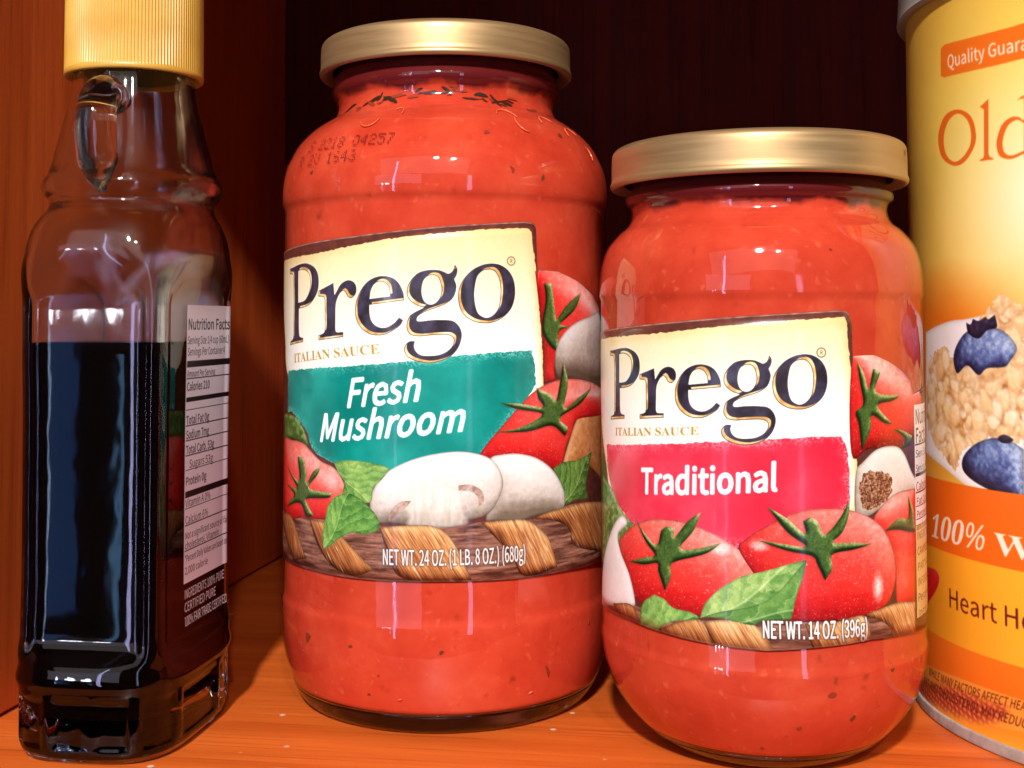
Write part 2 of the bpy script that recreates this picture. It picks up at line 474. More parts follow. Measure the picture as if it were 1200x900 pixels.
    'w2c': '-383,690c -278,705 -183,696 -131,652 -80,560c -232,551 -328,578',
    'w2d': '28,701c 151,703 303,715 331,576c 99,559',
    'w2e': '288,723c 475,749 647,730c 641,574c 461,570 443,645 382,689',
    'nut2': '661,1568c 916,1573c 916,998c 644,1057c',
    'nut2b': '639,1049 876,1034 816,640 625,653',
    'flag': '-1817,3238c -1784,3251c -1575,3239 -1408,3236 -1291,3239c -1295,3085c -1411,3081 -1578,3084 -1789,3094c -1821,3107c',
    'qual': '-1763,3132c -1294,3100c -1764,3193c',
    'O': '-1691,2923 -1794,2907 -1854,2821 -1825,2720 -1730,2664 -1646,2669 -1577,2733 -1567,2803 -1602,2881',
    'Oi': '-1691,2903 -1759,2880 -1802,2813 -1787,2729 -1725,2682 -1661,2691 -1605,2743 -1600,2815 -1631,2873',
    'l': '-1538,2909c -1486,2936c -1491,2688c -1483,2672 -1464,2664c -1464,2658c -1543,2660c -1543,2668c -1524,2672 -1518,2684c -1514,2893c',
    'd': '-1333,2906c -1298,2923c -1300,2817 -1325,2829 -1364,2834 -1409,2812 -1436,2765 -1445,2721 -1432,2674 -1397,2653 -1353,2650 -1303,2665c -1303,2645c -1279,2647c -1273,2911c',
    'di': '-1300,2800c -1335,2818 -1379,2801 -1406,2754 -1411,2710 -1397,2676 -1360,2664 -1303,2677c',
    'bowl': '-2025,1877c -1877,1912 -1750,1934 -1654,1940 -1466,1967 -1317,1978c -1334,1132c -1453,1138 -1624,1158 -1844,1233 -2051,1285c',
    'oats': '-1976,1750c -1814,1808 -1733,1743 -1524,1968 -1482,2018 -1418,2043 -1373,2016 -1317,1991c -1329,1419c -1387,1389 -1479,1407 -1619,1369 -1697,1309 -1746,1244 -1869,1304 -2007,1415 -2026,1580',
    'bb1': '-1750,1756 -1719,1823 -1645,1883 -1534,1903 -1437,1891 -1377,1847 -1356,1803 -1394,1752 -1425,1726 -1522,1717 -1575,1685 -1649,1726 -1723,1687',
    'bb1c': '-1652,1923c -1621,1916 -1605,1940c -1569,1932 -1525,1950c -1508,1939 -1470,1959c -1461,1903 -1518,1888 -1571,1851 -1636,1874',
    'bb2': '-1698,1256 -1680,1310 -1600,1370 -1495,1405 -1401,1401 -1330,1369c -1334,1137c -1422,1151 -1569,1183 -1662,1218',
    'bb2c': '-1466,1408 -1431,1426 -1383,1408 -1409,1390 -1447,1390',
    'band1': '-2162,1129c -2010,1136 -1781,1136 -1553,1131 -1335,1122c -1341,798c -1560,800 -1790,800 -2046,790c -2183,780c',
    'band2': '-2183,780c -2046,790 -1790,800 -1560,800 -1341,798c -1348,460c -1568,463 -1800,465 -2061,455c -2206,438c',
    'band3': '-2222,217c -2047,245 -1806,268 -1573,278 -1352,279c -1355,143c -1577,112 -1811,75 -2236,20c',
    'hund': '-2008,883c -1558,890c -1975,994c',
    'Wtxt': '-1495,889c -1493,984c -1340,879c',
    'heal': '-1830,582c -1346,577c -1834,671c',
    'heart': '-2099,696 -1994,728 -1927,720 -1915,684 -1952,630 -2034,562 -2108,509',
    'fine1': '-2059,196c -1353,237c -2048,237c',
    'fine2': '-2146,127c -1355,163c -2132,170c',
    'rasp': '-2228,135c -1807,211 -1574,220 -1426,220 -1518,137 -1732,93 -1972,78 -2283,22c',
    'rim3': '-2352,-15c -1813,27c -1579,25c -1357,34c',
    'hl2': '-312,990 -151,1015 371,828',
    'lf2': '-400,700 39,960 4,737 -670,608 -396,699',
    'lf1': '659,1061 891,1278 -525,1264 -341,1089 -594,858 -433,1112',
    'date': '-684,2756 -200,2762 -616,2687 -412,2700',
}
GLY = {
    'S': {
        '%': [123, ['29,41 20,43 13,49 9,60 7,74 9,88 12,98 19,105 29,107 38,105 45,98 49,88 51,74 50,60 46,49 39,43', '26,0 85,105 96,105 38,0', '29,50 34,51 37,56 39,63 40,74 37,92 29,98 24,96 21,92 19,84 18,74 19,64 21,56 24,52', '93,-1 84,1 77,7 73,18 72,32 73,46 77,56 84,62 93,65 103,62 110,56 114,46 115,32 114,18 110,7 103,1', '93,8 98,9 102,14 104,21 105,32 102,49 93,55 88,54 85,49 83,42 82,32 83,21 85,14 88,9']],
        '0': [82, ['41,-1 29,0 20,5 13,13 8,24 7,31 6,38 5,45 5,53 5,61 6,68 7,75 8,81 13,92 20,100 29,105 41,107 53,105 62,100 69,92 74,81 75,75 77,68 77,61 77,53 77,45 77,37 75,31 74,24 69,13 62,5 53,0', '41,8 48,11 52,20 53,26 54,34 54,43 55,53 54,63 54,72 53,79 52,86 48,94 41,97 35,94 31,86 29,79 29,72 28,63 28,53 28,43 29,34 29,26 31,20 35,11']],
        '1': [82, ['14,0 14,8 26,8 30,8 32,10 33,13 34,17 34,91 28,85 24,80 19,77 15,76 11,77 9,79 7,82 6,87 11,88 16,90 22,94 29,98 39,106 56,106 56,17 56,13 57,10 59,8 63,8 75,8 75,0']],
        'A': [96, ['-2,0 -2,4 2,5 5,7 8,10 11,16 45,102 49,102 84,19 88,12 90,8 93,5 97,4 97,0 50,0 50,4 59,5 62,10 62,13 60,18 55,29 23,29 17,15 17,14 17,13 16,12 16,11 19,6 27,4 28,4 28,0', '25,35 53,35 39,70']],
        'C': [103, ['56,-2 49,-2 42,-1 36,1 30,4 20,12 12,23 9,29 7,36 6,43 6,50 6,58 7,64 9,71 12,77 20,88 30,96 36,98 43,101 50,102 57,102 68,101 81,97 83,96 85,96 90,97 92,102 96,102 96,68 92,68 86,80 78,89 69,95 58,97 47,94 38,85 33,71 32,50 33,30 39,16 48,8 61,5 70,6 79,10 87,16 94,23 98,19 90,10 80,3 69,-1']],
        'E': [97, ['3,0 3,4 10,4 14,6 16,11 17,17 17,81 16,89 14,93 10,96 4,96 4,100 88,100 88,70 84,70 81,82 75,89 65,93 51,95 47,94 44,94 42,93 41,92 40,89 40,85 40,54 42,54 51,55 57,59 61,66 63,76 67,76 67,26 63,26 62,34 60,40 57,44 53,47 48,48 41,49 40,49 40,15 41,10 42,8 45,6 51,6 61,7 69,8 76,12 81,16 86,23 90,31 94,31 88,0']],
        'G': [112, ['59,-2 51,-2 44,-1 37,1 31,4 21,12 13,23 10,29 8,35 6,43 6,50 6,58 8,65 10,71 13,77 20,88 31,96 37,98 43,101 49,102 56,102 68,101 81,97 83,96 85,96 87,96 89,97 91,99 92,102 96,102 96,68 92,68 89,76 84,83 78,89 72,94 66,96 59,97 47,94 39,86 34,71 32,50 32,39 34,30 36,22 40,15 49,6 60,3 68,4 72,6 74,10 75,16 75,28 74,34 72,37 68,39 60,40 60,44 110,44 110,40 104,39 100,37 99,34 98,28 98,6 88,3 79,0 69,-2']],
        'I': [57, ['3,0 3,4 9,5 13,7 16,11 17,17 17,85 16,91 14,94 10,96 3,96 3,100 54,100 54,96 47,96 43,94 41,91 40,85 40,17 40,13 41,10 43,7 45,6 49,5 54,4 54,0']],
        'L': [94, ['3,0 3,4 10,5 14,7 16,11 16,18 16,83 16,89 14,93 10,95 4,96 4,100 55,100 55,96 50,96 46,95 43,94 41,91 40,88 40,83 40,18 40,14 41,10 42,8 44,7 47,6 51,6 61,7 69,9 76,12 81,17 86,25 90,34 94,34 88,0']],
        'N': [108, ['88,-2 23,77 23,17 24,11 26,7 30,5 37,4 37,0 4,0 4,4 9,4 12,5 14,7 16,9 16,13 17,17 17,85 11,92 8,95 6,96 4,96 4,100 34,100 86,37 86,83 86,88 85,91 83,93 81,95 78,96 73,96 73,100 105,100 105,96 99,95 95,93 93,89 93,83 93,-2']],
        'S': [86, ['9,-2 9,35 14,35 18,21 24,11 33,5 43,3 51,4 56,8 60,13 61,20 58,28 49,35 36,42 25,48 17,55 12,63 11,73 12,81 15,88 19,94 25,99 32,101 41,102 45,102 50,101 56,100 62,98 64,98 65,98 66,98 69,99 70,102 74,102 74,70 71,70 68,78 64,85 60,90 54,94 49,97 43,98 36,97 31,94 27,89 26,83 27,78 30,74 35,70 41,67 56,60 64,56 70,51 74,46 77,41 78,36 79,29 78,20 74,13 69,6 62,2 53,-1 42,-2 38,-2 35,-2 31,-1 28,0 24,1 22,2 20,3 19,3 17,2 15,2 14,0 13,-2']],
        'T': [93, ['20,0 20,4 27,5 31,7 33,11 34,18 34,95 33,95 22,93 14,89 9,81 6,70 2,70 2,100 90,100 90,70 86,70 84,81 78,89 70,94 59,95 58,95 58,18 59,11 61,7 65,5 72,4 72,0']],
        'U': [108, ['54,-3 45,-2 37,-1 30,2 25,6 21,11 18,18 17,25 16,34 16,83 15,89 13,93 9,95 3,96 3,100 53,100 53,96 48,96 44,95 42,93 41,91 40,88 40,83 40,31 41,19 45,11 51,6 60,5 72,7 80,12 85,22 86,35 86,83 85,89 83,93 79,95 72,96 72,100 104,100 104,96 98,95 95,93 93,89 93,83 93,40 92,29 90,20 88,13 83,7 78,3 71,0 64,-2']],
        'W': [134, ['37,-2 7,86 5,91 3,94 1,96 -3,96 -3,100 40,100 40,96 36,96 33,95 31,93 31,90 31,87 32,82 49,34 66,77 63,88 61,92 59,94 55,96 50,96 50,100 96,100 96,96 89,95 86,90 87,88 88,85 104,36 119,81 120,86 121,89 120,92 118,95 115,96 110,96 110,100 137,100 137,96 133,95 131,92 128,89 126,83 98,-2 94,-2 69,68 42,-2']],
        'a': [76, ['56,-2 47,0 44,8 33,0 21,-2 14,-1 9,3 6,8 4,14 7,23 14,30 19,33 26,36 34,39 44,42 44,53 43,58 41,62 38,64 32,65 25,64 23,60 23,59 25,56 26,53 27,51 26,47 24,44 21,42 17,42 13,43 10,45 8,48 7,52 8,57 11,61 15,65 21,68 28,69 36,70 49,68 58,64 63,57 64,46 64,14 64,11 65,9 65,8 67,8 68,8 70,9 72,6 65,0', '33,7 35,8 38,9 41,11 44,14 44,37 30,30 26,18 28,10']],
        'e': [66, ['34,-2 26,-1 19,2 13,8 8,15 5,24 4,35 5,44 8,53 13,60 19,65 26,69 35,70 46,68 55,62 60,51 62,38 62,36 26,36 27,25 30,16 36,11 44,9 52,12 59,19 63,16 57,8 50,2 42,-1', '26,42 44,42 44,47 44,55 42,61 40,64 35,65 28,60 26,45']],
        'h': [84, ['4,0 4,4 8,4 10,6 11,8 12,12 12,88 11,92 10,94 8,96 4,97 4,100 32,100 32,59 42,67 53,70 62,68 68,64 71,57 73,46 73,12 73,8 74,6 76,4 80,4 80,0 44,0 44,4 45,4 50,6 52,12 52,48 51,53 50,57 48,59 45,60 38,58 32,52 32,12 33,8 34,6 36,4 40,4 40,0']],
        'i': [44, ['22,79 18,80 14,83 12,86 11,91 12,95 14,99 18,101 22,102 26,101 30,99 32,95 33,91 32,86 30,83 26,80', '4,0 4,4 8,4 10,6 11,8 12,12 12,55 11,60 10,63 8,64 4,64 5,68 33,68 33,12 33,8 34,6 36,4 40,4 40,0']],
        'l': [44, ['4,0 4,4 8,4 10,6 11,8 12,12 12,87 11,91 10,94 8,96 4,96 4,100 33,100 33,12 33,8 34,6 36,4 40,4 40,0']],
        'n': [84, ['4,0 4,4 8,4 10,6 11,8 12,12 12,56 11,60 10,62 8,64 4,65 4,68 32,68 32,59 42,67 53,70 62,68 68,64 71,57 73,46 73,12 73,8 74,6 76,4 80,4 80,0 44,0 44,4 45,4 50,6 52,12 52,48 51,53 50,57 48,59 45,60 38,58 32,52 32,12 33,8 34,6 36,4 40,4 40,0']],
        'o': [74, ['37,-2 28,-1 20,3 13,8 8,15 5,24 4,34 5,44 8,52 13,60 20,65 28,69 37,70 46,69 54,65 60,60 65,53 69,44 70,34 69,24 65,15 60,8 54,2 46,-1', '37,3 42,4 46,9 47,12 48,18 48,25 48,34 48,50 46,59 42,64 37,66 32,64 28,59 26,50 26,34 26,25 26,18 27,12 28,9 32,4']],
        'r': [63, ['4,0 4,4 8,4 10,6 11,8 12,12 12,55 11,60 10,63 8,64 4,64 5,68 32,68 32,55 36,62 41,66 46,69 51,70 57,69 60,67 63,63 64,58 63,55 61,51 58,49 54,49 51,49 49,51 47,53 45,55 44,57 41,57 38,56 36,53 33,48 33,42 33,12 33,8 35,6 38,4 43,4 43,0']],
        ' ': [38, []],
    },
    'N': {
        'A': [83, ['1,0 13,0 23,31 59,31 69,0 82,0 48,100 34,100', '26,41 31,56 36,73 41,90 41,90 46,73 52,56 56,41']],
        'B': [90, ['14,0 46,0 61,2 73,7 81,16 83,29 78,46 63,53 63,54 74,62 78,76 68,94 43,100 14,100', '26,58 26,90 42,90 59,86 65,74 60,62 41,58', '26,10 26,48 44,48 64,43 71,30 64,15 44,10']],
        'C': [87, ['51,-2 69,2 82,13 75,21 65,12 52,9 39,12 29,20 23,33 21,50 23,67 30,80 40,88 52,91 64,88 73,81 80,89 68,98 52,102 35,98 21,88 11,72 8,50 11,28 20,12 34,2']],
        'D': [94, ['14,0 39,0 59,3 74,13 83,29 86,50 83,72 74,87 59,97 39,100 14,100', '26,10 26,90 38,90 53,87 64,80 71,67 73,50 71,33 64,21 53,13 38,10']],
        'E': [80, ['14,0 73,0 73,11 26,11 26,47 64,47 64,58 26,58 26,89 71,89 71,100 14,100']],
        'F': [75, ['14,0 26,0 26,45 65,45 65,56 26,56 26,89 71,89 71,100 14,100']],
        'G': [94, ['53,-2 71,2 84,10 84,52 51,52 51,41 72,41 72,15 64,11 54,9 40,12 30,20 23,33 21,50 23,67 30,80 40,88 54,91 67,88 76,81 83,89 71,98 54,102 35,98 21,88 11,72 8,50 11,28 21,12 35,2']],
        'H': [99, ['14,0 26,0 26,47 73,47 73,0 86,0 86,100 73,100 73,58 26,58 26,100 14,100']],
        'I': [40, ['14,0 26,0 26,100 14,100']],
        'J': [73, ['32,-2 53,7 60,29 60,100 47,100 47,31 43,14 31,9 21,12 14,21 5,14 16,2']],
        'K': [88, ['14,0 26,0 26,32 44,52 74,0 88,0 51,62 83,100 68,100 27,50 26,50 26,100 14,100']],
        'L': [74, ['14,0 70,0 70,11 26,11 26,100 14,100']],
        'M': [111, ['14,0 25,0 25,55 25,70 23,85 24,85 32,62 51,10 59,10 78,62 86,85 87,85 86,70 85,55 85,0 97,0 97,100 82,100 63,47 59,36 56,26 55,26 52,36 48,47 29,100 14,100']],
        'N': [99, ['14,0 26,0 26,53 25,68 24,84 25,84 35,63 72,0 85,0 85,100 73,100 73,48 73,32 75,16 74,16 63,37 27,100 14,100']],
        'O': [101, ['51,-2 68,2 81,12 90,29 93,50 90,72 81,88 68,98 51,102 33,98 20,88 11,72 8,50 11,29 20,12 33,2', '51,9 38,12 29,20 23,33 21,50 23,67 29,80 38,88 51,91 63,88 72,80 78,67 80,50 78,33 72,20 63,12']],
        'P': [86, ['14,0 26,0 26,40 43,40 58,42 69,47 77,57 80,71 77,84 69,94 58,98 42,100 14,100', '26,50 26,90 41,90 60,86 67,71 61,55 41,50']],
        'Q': [101, ['51,9 38,12 29,20 23,33 21,50 23,67 29,80 38,88 51,91 63,88 72,80 78,67 80,50 78,33 72,20 63,12', '81,-25 89,-24 95,-23 93,-13 89,-14 83,-15 68,-11 58,-1 72,4 84,15 91,31 93,50 90,72 81,88 68,98 51,102 33,98 20,88 11,72 8,50 11,30 18,15 30,4 44,-1 58,-18']],
        'R': [87, ['26,53 26,90 43,90 61,86 67,72 61,57 43,53', '69,0 83,0 57,44 74,53 80,72 70,94 45,100 14,100 14,0 26,0 26,42 44,42']],
        'S': [81, ['41,-2 66,6 75,27 69,44 55,53 41,59 29,65 24,76 29,87 43,91 55,88 65,81 72,89 59,98 43,102 20,94 11,75 18,58 32,50 46,43 58,37 63,26 57,14 42,9 27,13 14,22 7,13 22,2']],
        'T': [82, ['35,0 47,0 47,89 77,89 77,100 4,100 4,89 35,89']],
        'U': [98, ['49,-2 63,0 75,8 82,21 85,41 85,100 73,100 73,41 66,16 49,9 33,16 26,41 26,100 13,100 13,41 16,21 24,8 35,0']],
        'V': [78, ['32,0 47,0 78,100 66,100 50,46 45,29 40,13 39,13 34,29 30,46 13,100 0,100']],
        'W': [120, ['25,0 40,0 55,60 57,72 60,83 60,83 63,72 65,60 80,0 95,0 116,100 104,100 93,46 91,29 88,13 87,13 83,29 80,46 66,100 54,100 41,46 37,29 34,13 33,13 30,29 27,46 17,100 4,100']],
        'X': [78, ['2,0 16,0 30,27 34,35 38,43 39,43 43,35 47,27 62,0 76,0 47,51 74,100 61,100 47,74 44,68 40,60 40,60 35,68 32,74 18,100 4,100 32,52']],
        'Y': [72, ['30,0 42,0 42,39 73,100 59,100 47,72 42,61 37,50 36,50 31,61 26,72 13,100 0,100 30,39']],
        'Z': [82, ['7,0 76,0 76,11 22,11 75,92 75,100 12,100 12,89 60,89 7,8']],
        'a': [77, ['30,-2 43,1 54,9 55,9 56,0 66,0 66,46 60,68 40,76 24,73 11,66 16,58 26,63 38,66 50,60 53,47 33,43 19,38 11,30 8,19 14,4', '33,8 24,11 20,20 27,32 53,39 53,18 43,11']],
        'b': [84, ['45,-2 57,1 68,9 75,21 77,38 75,54 70,66 61,73 48,76 36,73 25,66 25,79 25,109 13,109 13,0 23,0 24,8 24,8 34,1', '43,9 35,10 25,16 25,55 35,63 45,65 60,58 64,38 58,17']],
        'c': [70, ['42,-2 55,1 66,8 60,16 52,11 43,9 26,16 20,37 27,58 43,65 51,64 58,59 64,67 55,73 43,76 29,73 18,66 10,53 7,37 10,21 17,8 28,1']],
        'd': [85, ['38,-2 50,1 60,9 61,9 62,0 72,0 72,109 59,109 59,80 60,67 51,74 39,76 27,73 17,65 10,53 7,37 9,21 16,8 25,1', '41,9 25,16 20,37 26,58 41,65 50,64 59,58 59,19 50,11']],
        'e': [76, ['43,-2 56,0 67,6 62,14 54,10 44,8 27,15 19,34 69,34 70,37 70,41 62,67 40,76 28,73 17,66 10,53 7,37 10,21 17,8 29,1', '19,43 27,60 41,66 54,60 59,43']],
        'f': [44, ['5,64 15,64 15,0 27,0 27,64 43,64 43,74 27,74 27,86 30,97 38,100 42,100 46,98 49,108 43,110 36,110 20,104 15,86 15,74 5,73']],
        'g': [77, ['38,-34 65,-26 75,-8 69,5 49,9 35,9 24,11 22,17 23,22 26,26 32,24 37,23 57,30 65,49 63,58 59,65 74,65 74,74 48,74 43,75 37,76 18,69 10,50 13,38 19,30 19,29 14,23 11,15 13,8 18,3 18,2 10,-5 7,-14 15,-29', '37,32 26,37 22,50 26,62 37,67 49,62 53,50 49,37', '39,-26 24,-22 18,-13 20,-6 25,0 30,-1 35,-1 48,-1 59,-3 63,-11 56,-21']],
        'h': [83, ['13,0 25,0 25,54 35,62 45,65 56,60 59,45 59,0 72,0 72,47 66,69 49,76 36,72 25,64 25,79 25,109 13,109']],
        'i': [38, ['13,0 25,0 25,74 13,74', '19,89 25,92 27,98 25,103 19,106 13,103 11,98 13,92']],
        'j': [38, ['5,-33 20,-26 25,-8 25,74 13,74 13,-8 11,-19 4,-23 0,-23 -4,-22 -6,-31 -1,-32', '19,89 25,92 27,98 25,103 19,106 13,103 11,98 13,92']],
        'k': [75, ['13,0 25,0 25,20 39,36 60,0 74,0 46,44 71,74 57,74 25,35 25,35 25,109 13,109']],
        'l': [39, ['26,-2 30,-1 33,-1 31,9 30,9 29,9 26,10 25,14 25,109 13,109 13,15 16,3']],
        'm': [126, ['13,0 25,0 25,54 35,62 44,65 54,60 57,45 57,0 70,0 70,54 80,62 89,65 99,60 102,45 102,0 115,0 115,47 109,69 92,76 80,72 68,62 61,72 47,76 35,72 24,63 24,63 23,74 13,74']],
        'n': [83, ['13,0 25,0 25,54 35,62 45,65 56,60 59,45 59,0 72,0 72,47 66,69 49,76 36,72 24,63 24,63 23,74 13,74']],
        'o': [83, ['41,-2 54,1 65,8 73,21 76,37 73,53 65,66 54,73 41,76 28,73 17,66 10,53 7,37 10,21 17,8 28,1', '41,9 26,16 20,37 26,58 41,65 57,58 63,37 57,16']],
        'p': [85, ['13,-31 25,-31 25,-6 25,7 35,0 45,-2 57,1 68,9 75,21 77,38 75,54 70,66 61,73 48,76 35,73 24,65 24,65 23,74 13,74', '43,9 35,10 25,16 25,55 35,63 45,65 60,58 64,38 58,17']],
        'q': [85, ['59,-31 72,-31 72,74 62,74 61,67 61,67 51,74 39,76 27,73 17,65 10,53 7,37 9,21 16,8 25,1 38,-2 50,1 60,9 59,-5', '41,9 25,16 20,37 26,58 41,65 50,64 59,58 59,19 50,11']],
        'r': [53, ['13,0 25,0 25,48 34,61 44,65 48,64 51,64 53,74 50,76 45,76 34,72 24,61 24,61 23,74 13,74']],
        's': [64, ['32,-2 52,5 59,20 52,35 36,43 25,48 20,56 24,63 34,66 43,64 51,60 57,68 47,73 34,76 15,70 8,55 15,41 30,34 42,28 47,20 43,11 32,8 20,10 10,17 4,8 17,1']],
        't': [51, ['36,-2 43,-1 50,1 47,10 43,9 39,8 30,12 27,23 27,64 47,64 47,74 27,74 27,95 17,95 15,74 4,73 4,64 15,64 15,23 19,5']],
        'u': [83, ['34,-2 48,2 59,12 59,12 60,0 70,0 70,74 58,74 58,22 48,12 38,9 27,14 24,29 24,74 11,74 11,27 17,6']],
        'v': [71, ['29,0 43,0 69,74 57,74 43,32 40,21 36,10 35,10 32,21 29,32 15,74 2,74']],
        'w': [109, ['24,0 39,0 49,40 52,50 54,61 55,61 57,50 60,40 71,0 86,0 106,74 94,74 83,31 81,21 79,11 78,11 75,21 73,31 61,74 49,74 37,31 35,21 32,11 32,11 30,21 27,31 16,74 4,74']],
        'x': [68, ['2,0 15,0 25,17 29,24 33,31 33,31 37,24 41,17 52,0 66,0 41,37 64,74 51,74 42,58 39,52 35,45 35,45 31,52 27,58 17,74 4,74 26,39']],
        'y': [71, ['14,-32 31,-25 41,-6 69,74 57,74 44,33 38,12 37,12 33,23 30,33 15,74 2,74 32,0 30,-6 23,-17 13,-22 10,-21 8,-20 5,-30 9,-32']],
        'z': [65, ['5,0 61,0 61,10 20,10 60,67 60,74 9,74 9,64 44,64 5,7']],
        '0': [76, ['38,-2 51,1 61,11 67,27 69,50 67,73 61,89 51,99 38,102 25,99 15,89 9,73 7,50 9,27 15,11 25,1', '38,8 24,18 19,50 24,82 38,92 52,82 57,50 52,18']],
        '1': [76, ['12,0 67,0 67,10 47,10 47,100 37,100 28,96 17,93 17,85 34,85 34,10 12,10']],
        '2': [76, ['6,0 69,0 69,11 41,11 33,10 25,10 41,26 53,42 61,57 64,72 56,94 35,102 18,98 5,87 13,80 22,88 33,92 47,86 52,72 49,58 41,43 26,27 6,7']],
        '3': [76, ['36,-2 59,6 68,27 62,44 47,52 47,53 60,62 65,77 56,95 35,102 20,98 8,90 14,82 24,89 35,92 47,87 52,76 46,62 24,57 24,47 49,42 55,27 50,14 35,9 21,12 10,20 4,12 17,2']],
        '4': [76, ['46,0 58,0 58,28 71,28 71,38 58,38 58,100 44,100 3,36 3,28 46,28', '46,38 16,38 38,72 43,79 47,86 47,86 47,77 46,68']],
        '5': [76, ['36,-2 48,1 58,7 66,18 68,32 60,57 38,64 30,63 23,60 26,89 64,89 64,100 15,100 12,53 18,49 26,53 35,55 50,49 56,32 50,15 35,9 20,12 10,20 4,11 16,2']],
        '6': [76, ['41,-2 61,7 70,31 62,54 42,62 30,59 19,50 22,70 27,82 35,89 45,92 54,89 61,84 68,92 58,99 45,102 31,99 19,89 11,73 8,48 10,26 17,11 28,1', '20,40 30,50 40,53 54,47 58,31 53,14 41,8 26,16']],
        '7': [76, ['27,0 40,0 42,27 46,50 55,71 69,92 69,100 7,100 7,89 55,89 43,69 34,49 29,26']],
        '8': [76, ['38,-2 61,6 69,24 64,40 53,50 53,51 61,61 66,75 59,94 38,102 19,94 11,76 15,63 25,53 25,53 12,42 6,25 15,6', '45,54 29,63 22,76 27,88 38,92 51,87 55,74 53,64', '38,8 23,13 17,26 21,39 31,49 50,39 58,24 52,12']],
        '9': [76, ['32,-2 46,1 57,11 65,28 68,54 66,75 59,90 48,99 35,102 14,93 6,69 14,46 34,38 46,41 57,50 54,31 49,18 41,11 32,9 22,11 15,16 8,8 18,1', '56,61 46,50 36,47 22,53 18,69 23,86 35,92 50,84']],
        '.': [38, ['19,-2 25,1 28,8 25,15 19,17 13,15 10,8 13,1']],
        ',': [38, ['10,-26 25,-15 30,3 27,13 20,17 13,15 10,8 13,2 19,0 21,0 17,-11 7,-19']],
        '(': [46, ['33,-27 40,-23 33,-8 27,8 24,25 23,42 24,60 27,77 33,93 40,108 33,112 24,96 18,79 14,62 13,42 14,23 18,5 24,-11']],
        ')': [46, ['14,-27 22,-11 28,5 32,23 34,42 32,62 28,79 22,96 14,112 6,108 13,93 19,77 22,60 23,42 22,25 19,8 13,-8 6,-23']],
        '%': [126, ['28,39 45,47 51,71 45,94 28,102 12,94 5,71 12,47', '28,46 18,52 15,71 18,88 28,94 38,88 41,71 38,52', '31,-2 39,-2 95,102 86,102', '98,-2 114,6 120,30 114,53 98,61 81,53 75,30 81,6', '98,6 88,12 84,30 88,48 98,54 107,48 111,30 107,12']],
        '*': [64, ['21,64 32,77 43,64 49,68 40,83 55,89 52,96 37,92 35,109 28,109 27,92 11,96 9,89 24,83 15,68']],
        '/': [53, ['2,-24 11,-24 51,108 42,108']],
        ' ': [31, []],
    },
}
_rng = np.random.RandomState(3)
_TAB = _rng.rand(256, 256).astype(np.float32)


def vn(x, y, s=0):
    """Value noise at real coordinates."""
    x = x + s*17.3
    y = y + s*9.1
    xi, yi = np.floor(x).astype(int), np.floor(y).astype(int)
    fx, fy = x - xi, y - yi
    fx, fy = fx*fx*(3 - 2*fx), fy*fy*(3 - 2*fy)
    a, b = _TAB[yi & 255, xi & 255], _TAB[yi & 255, (xi + 1) & 255]
    c, d = _TAB[(yi + 1) & 255, xi & 255], _TAB[(yi + 1) & 255, (xi + 1) & 255]
    return (a*(1 - fx) + b*fx)*(1 - fy) + (c*(1 - fx) + d*fx)*fy


def fbm(x, y, s=0, o=4):
    t, a, w = 0, 1, 0
    for i in range(o):
        t = t + vn(x, y, s + i)*a
        w += a
        a *= .55
        x, y = x*2.03, y*2.03
    return t/w


def blur(a, r):
    r = int(max(1, round(r*.85)))
    for ax in (0, 1, 0, 1, 0, 1):
        p = [(0, 0), (0, 0)]
        p[ax] = (r + 1, r)
        c = np.cumsum(np.pad(a, p), axis=ax)
        n = a.shape[ax]
        i0, i1 = [slice(None)]*2, [slice(None)]*2
        i0[ax], i1[ax] = slice(0, n), slice(2*r + 1, 2*r + 1 + n)
        a = (c[tuple(i1)] - c[tuple(i0)])/(2*r + 1)
    return a


def srgb(*c):
    return np.array(c, np.float32)/255


def lerp(stops, t):
    """Colour ramp: [(position, (r, g, b))]."""
    xs = [s[0] for s in stops]
    return np.stack([np.interp(t, xs, [s[1][k]/255 for s in stops]) for k in range(3)], -1).astype(np.float32)


def art_pts(name, q=20, xf=None):
    P = []
    for s in ART[name].split():
        c = s.endswith('c')
        a, b = s.rstrip('c').split(',')
        p = np.array([float(a), float(b)])/q
        if xf is not None:
            p = xf[0] @ p + xf[1]
        P.append((p[0], p[1], 1) if c else (p[0], p[1]))
    return P


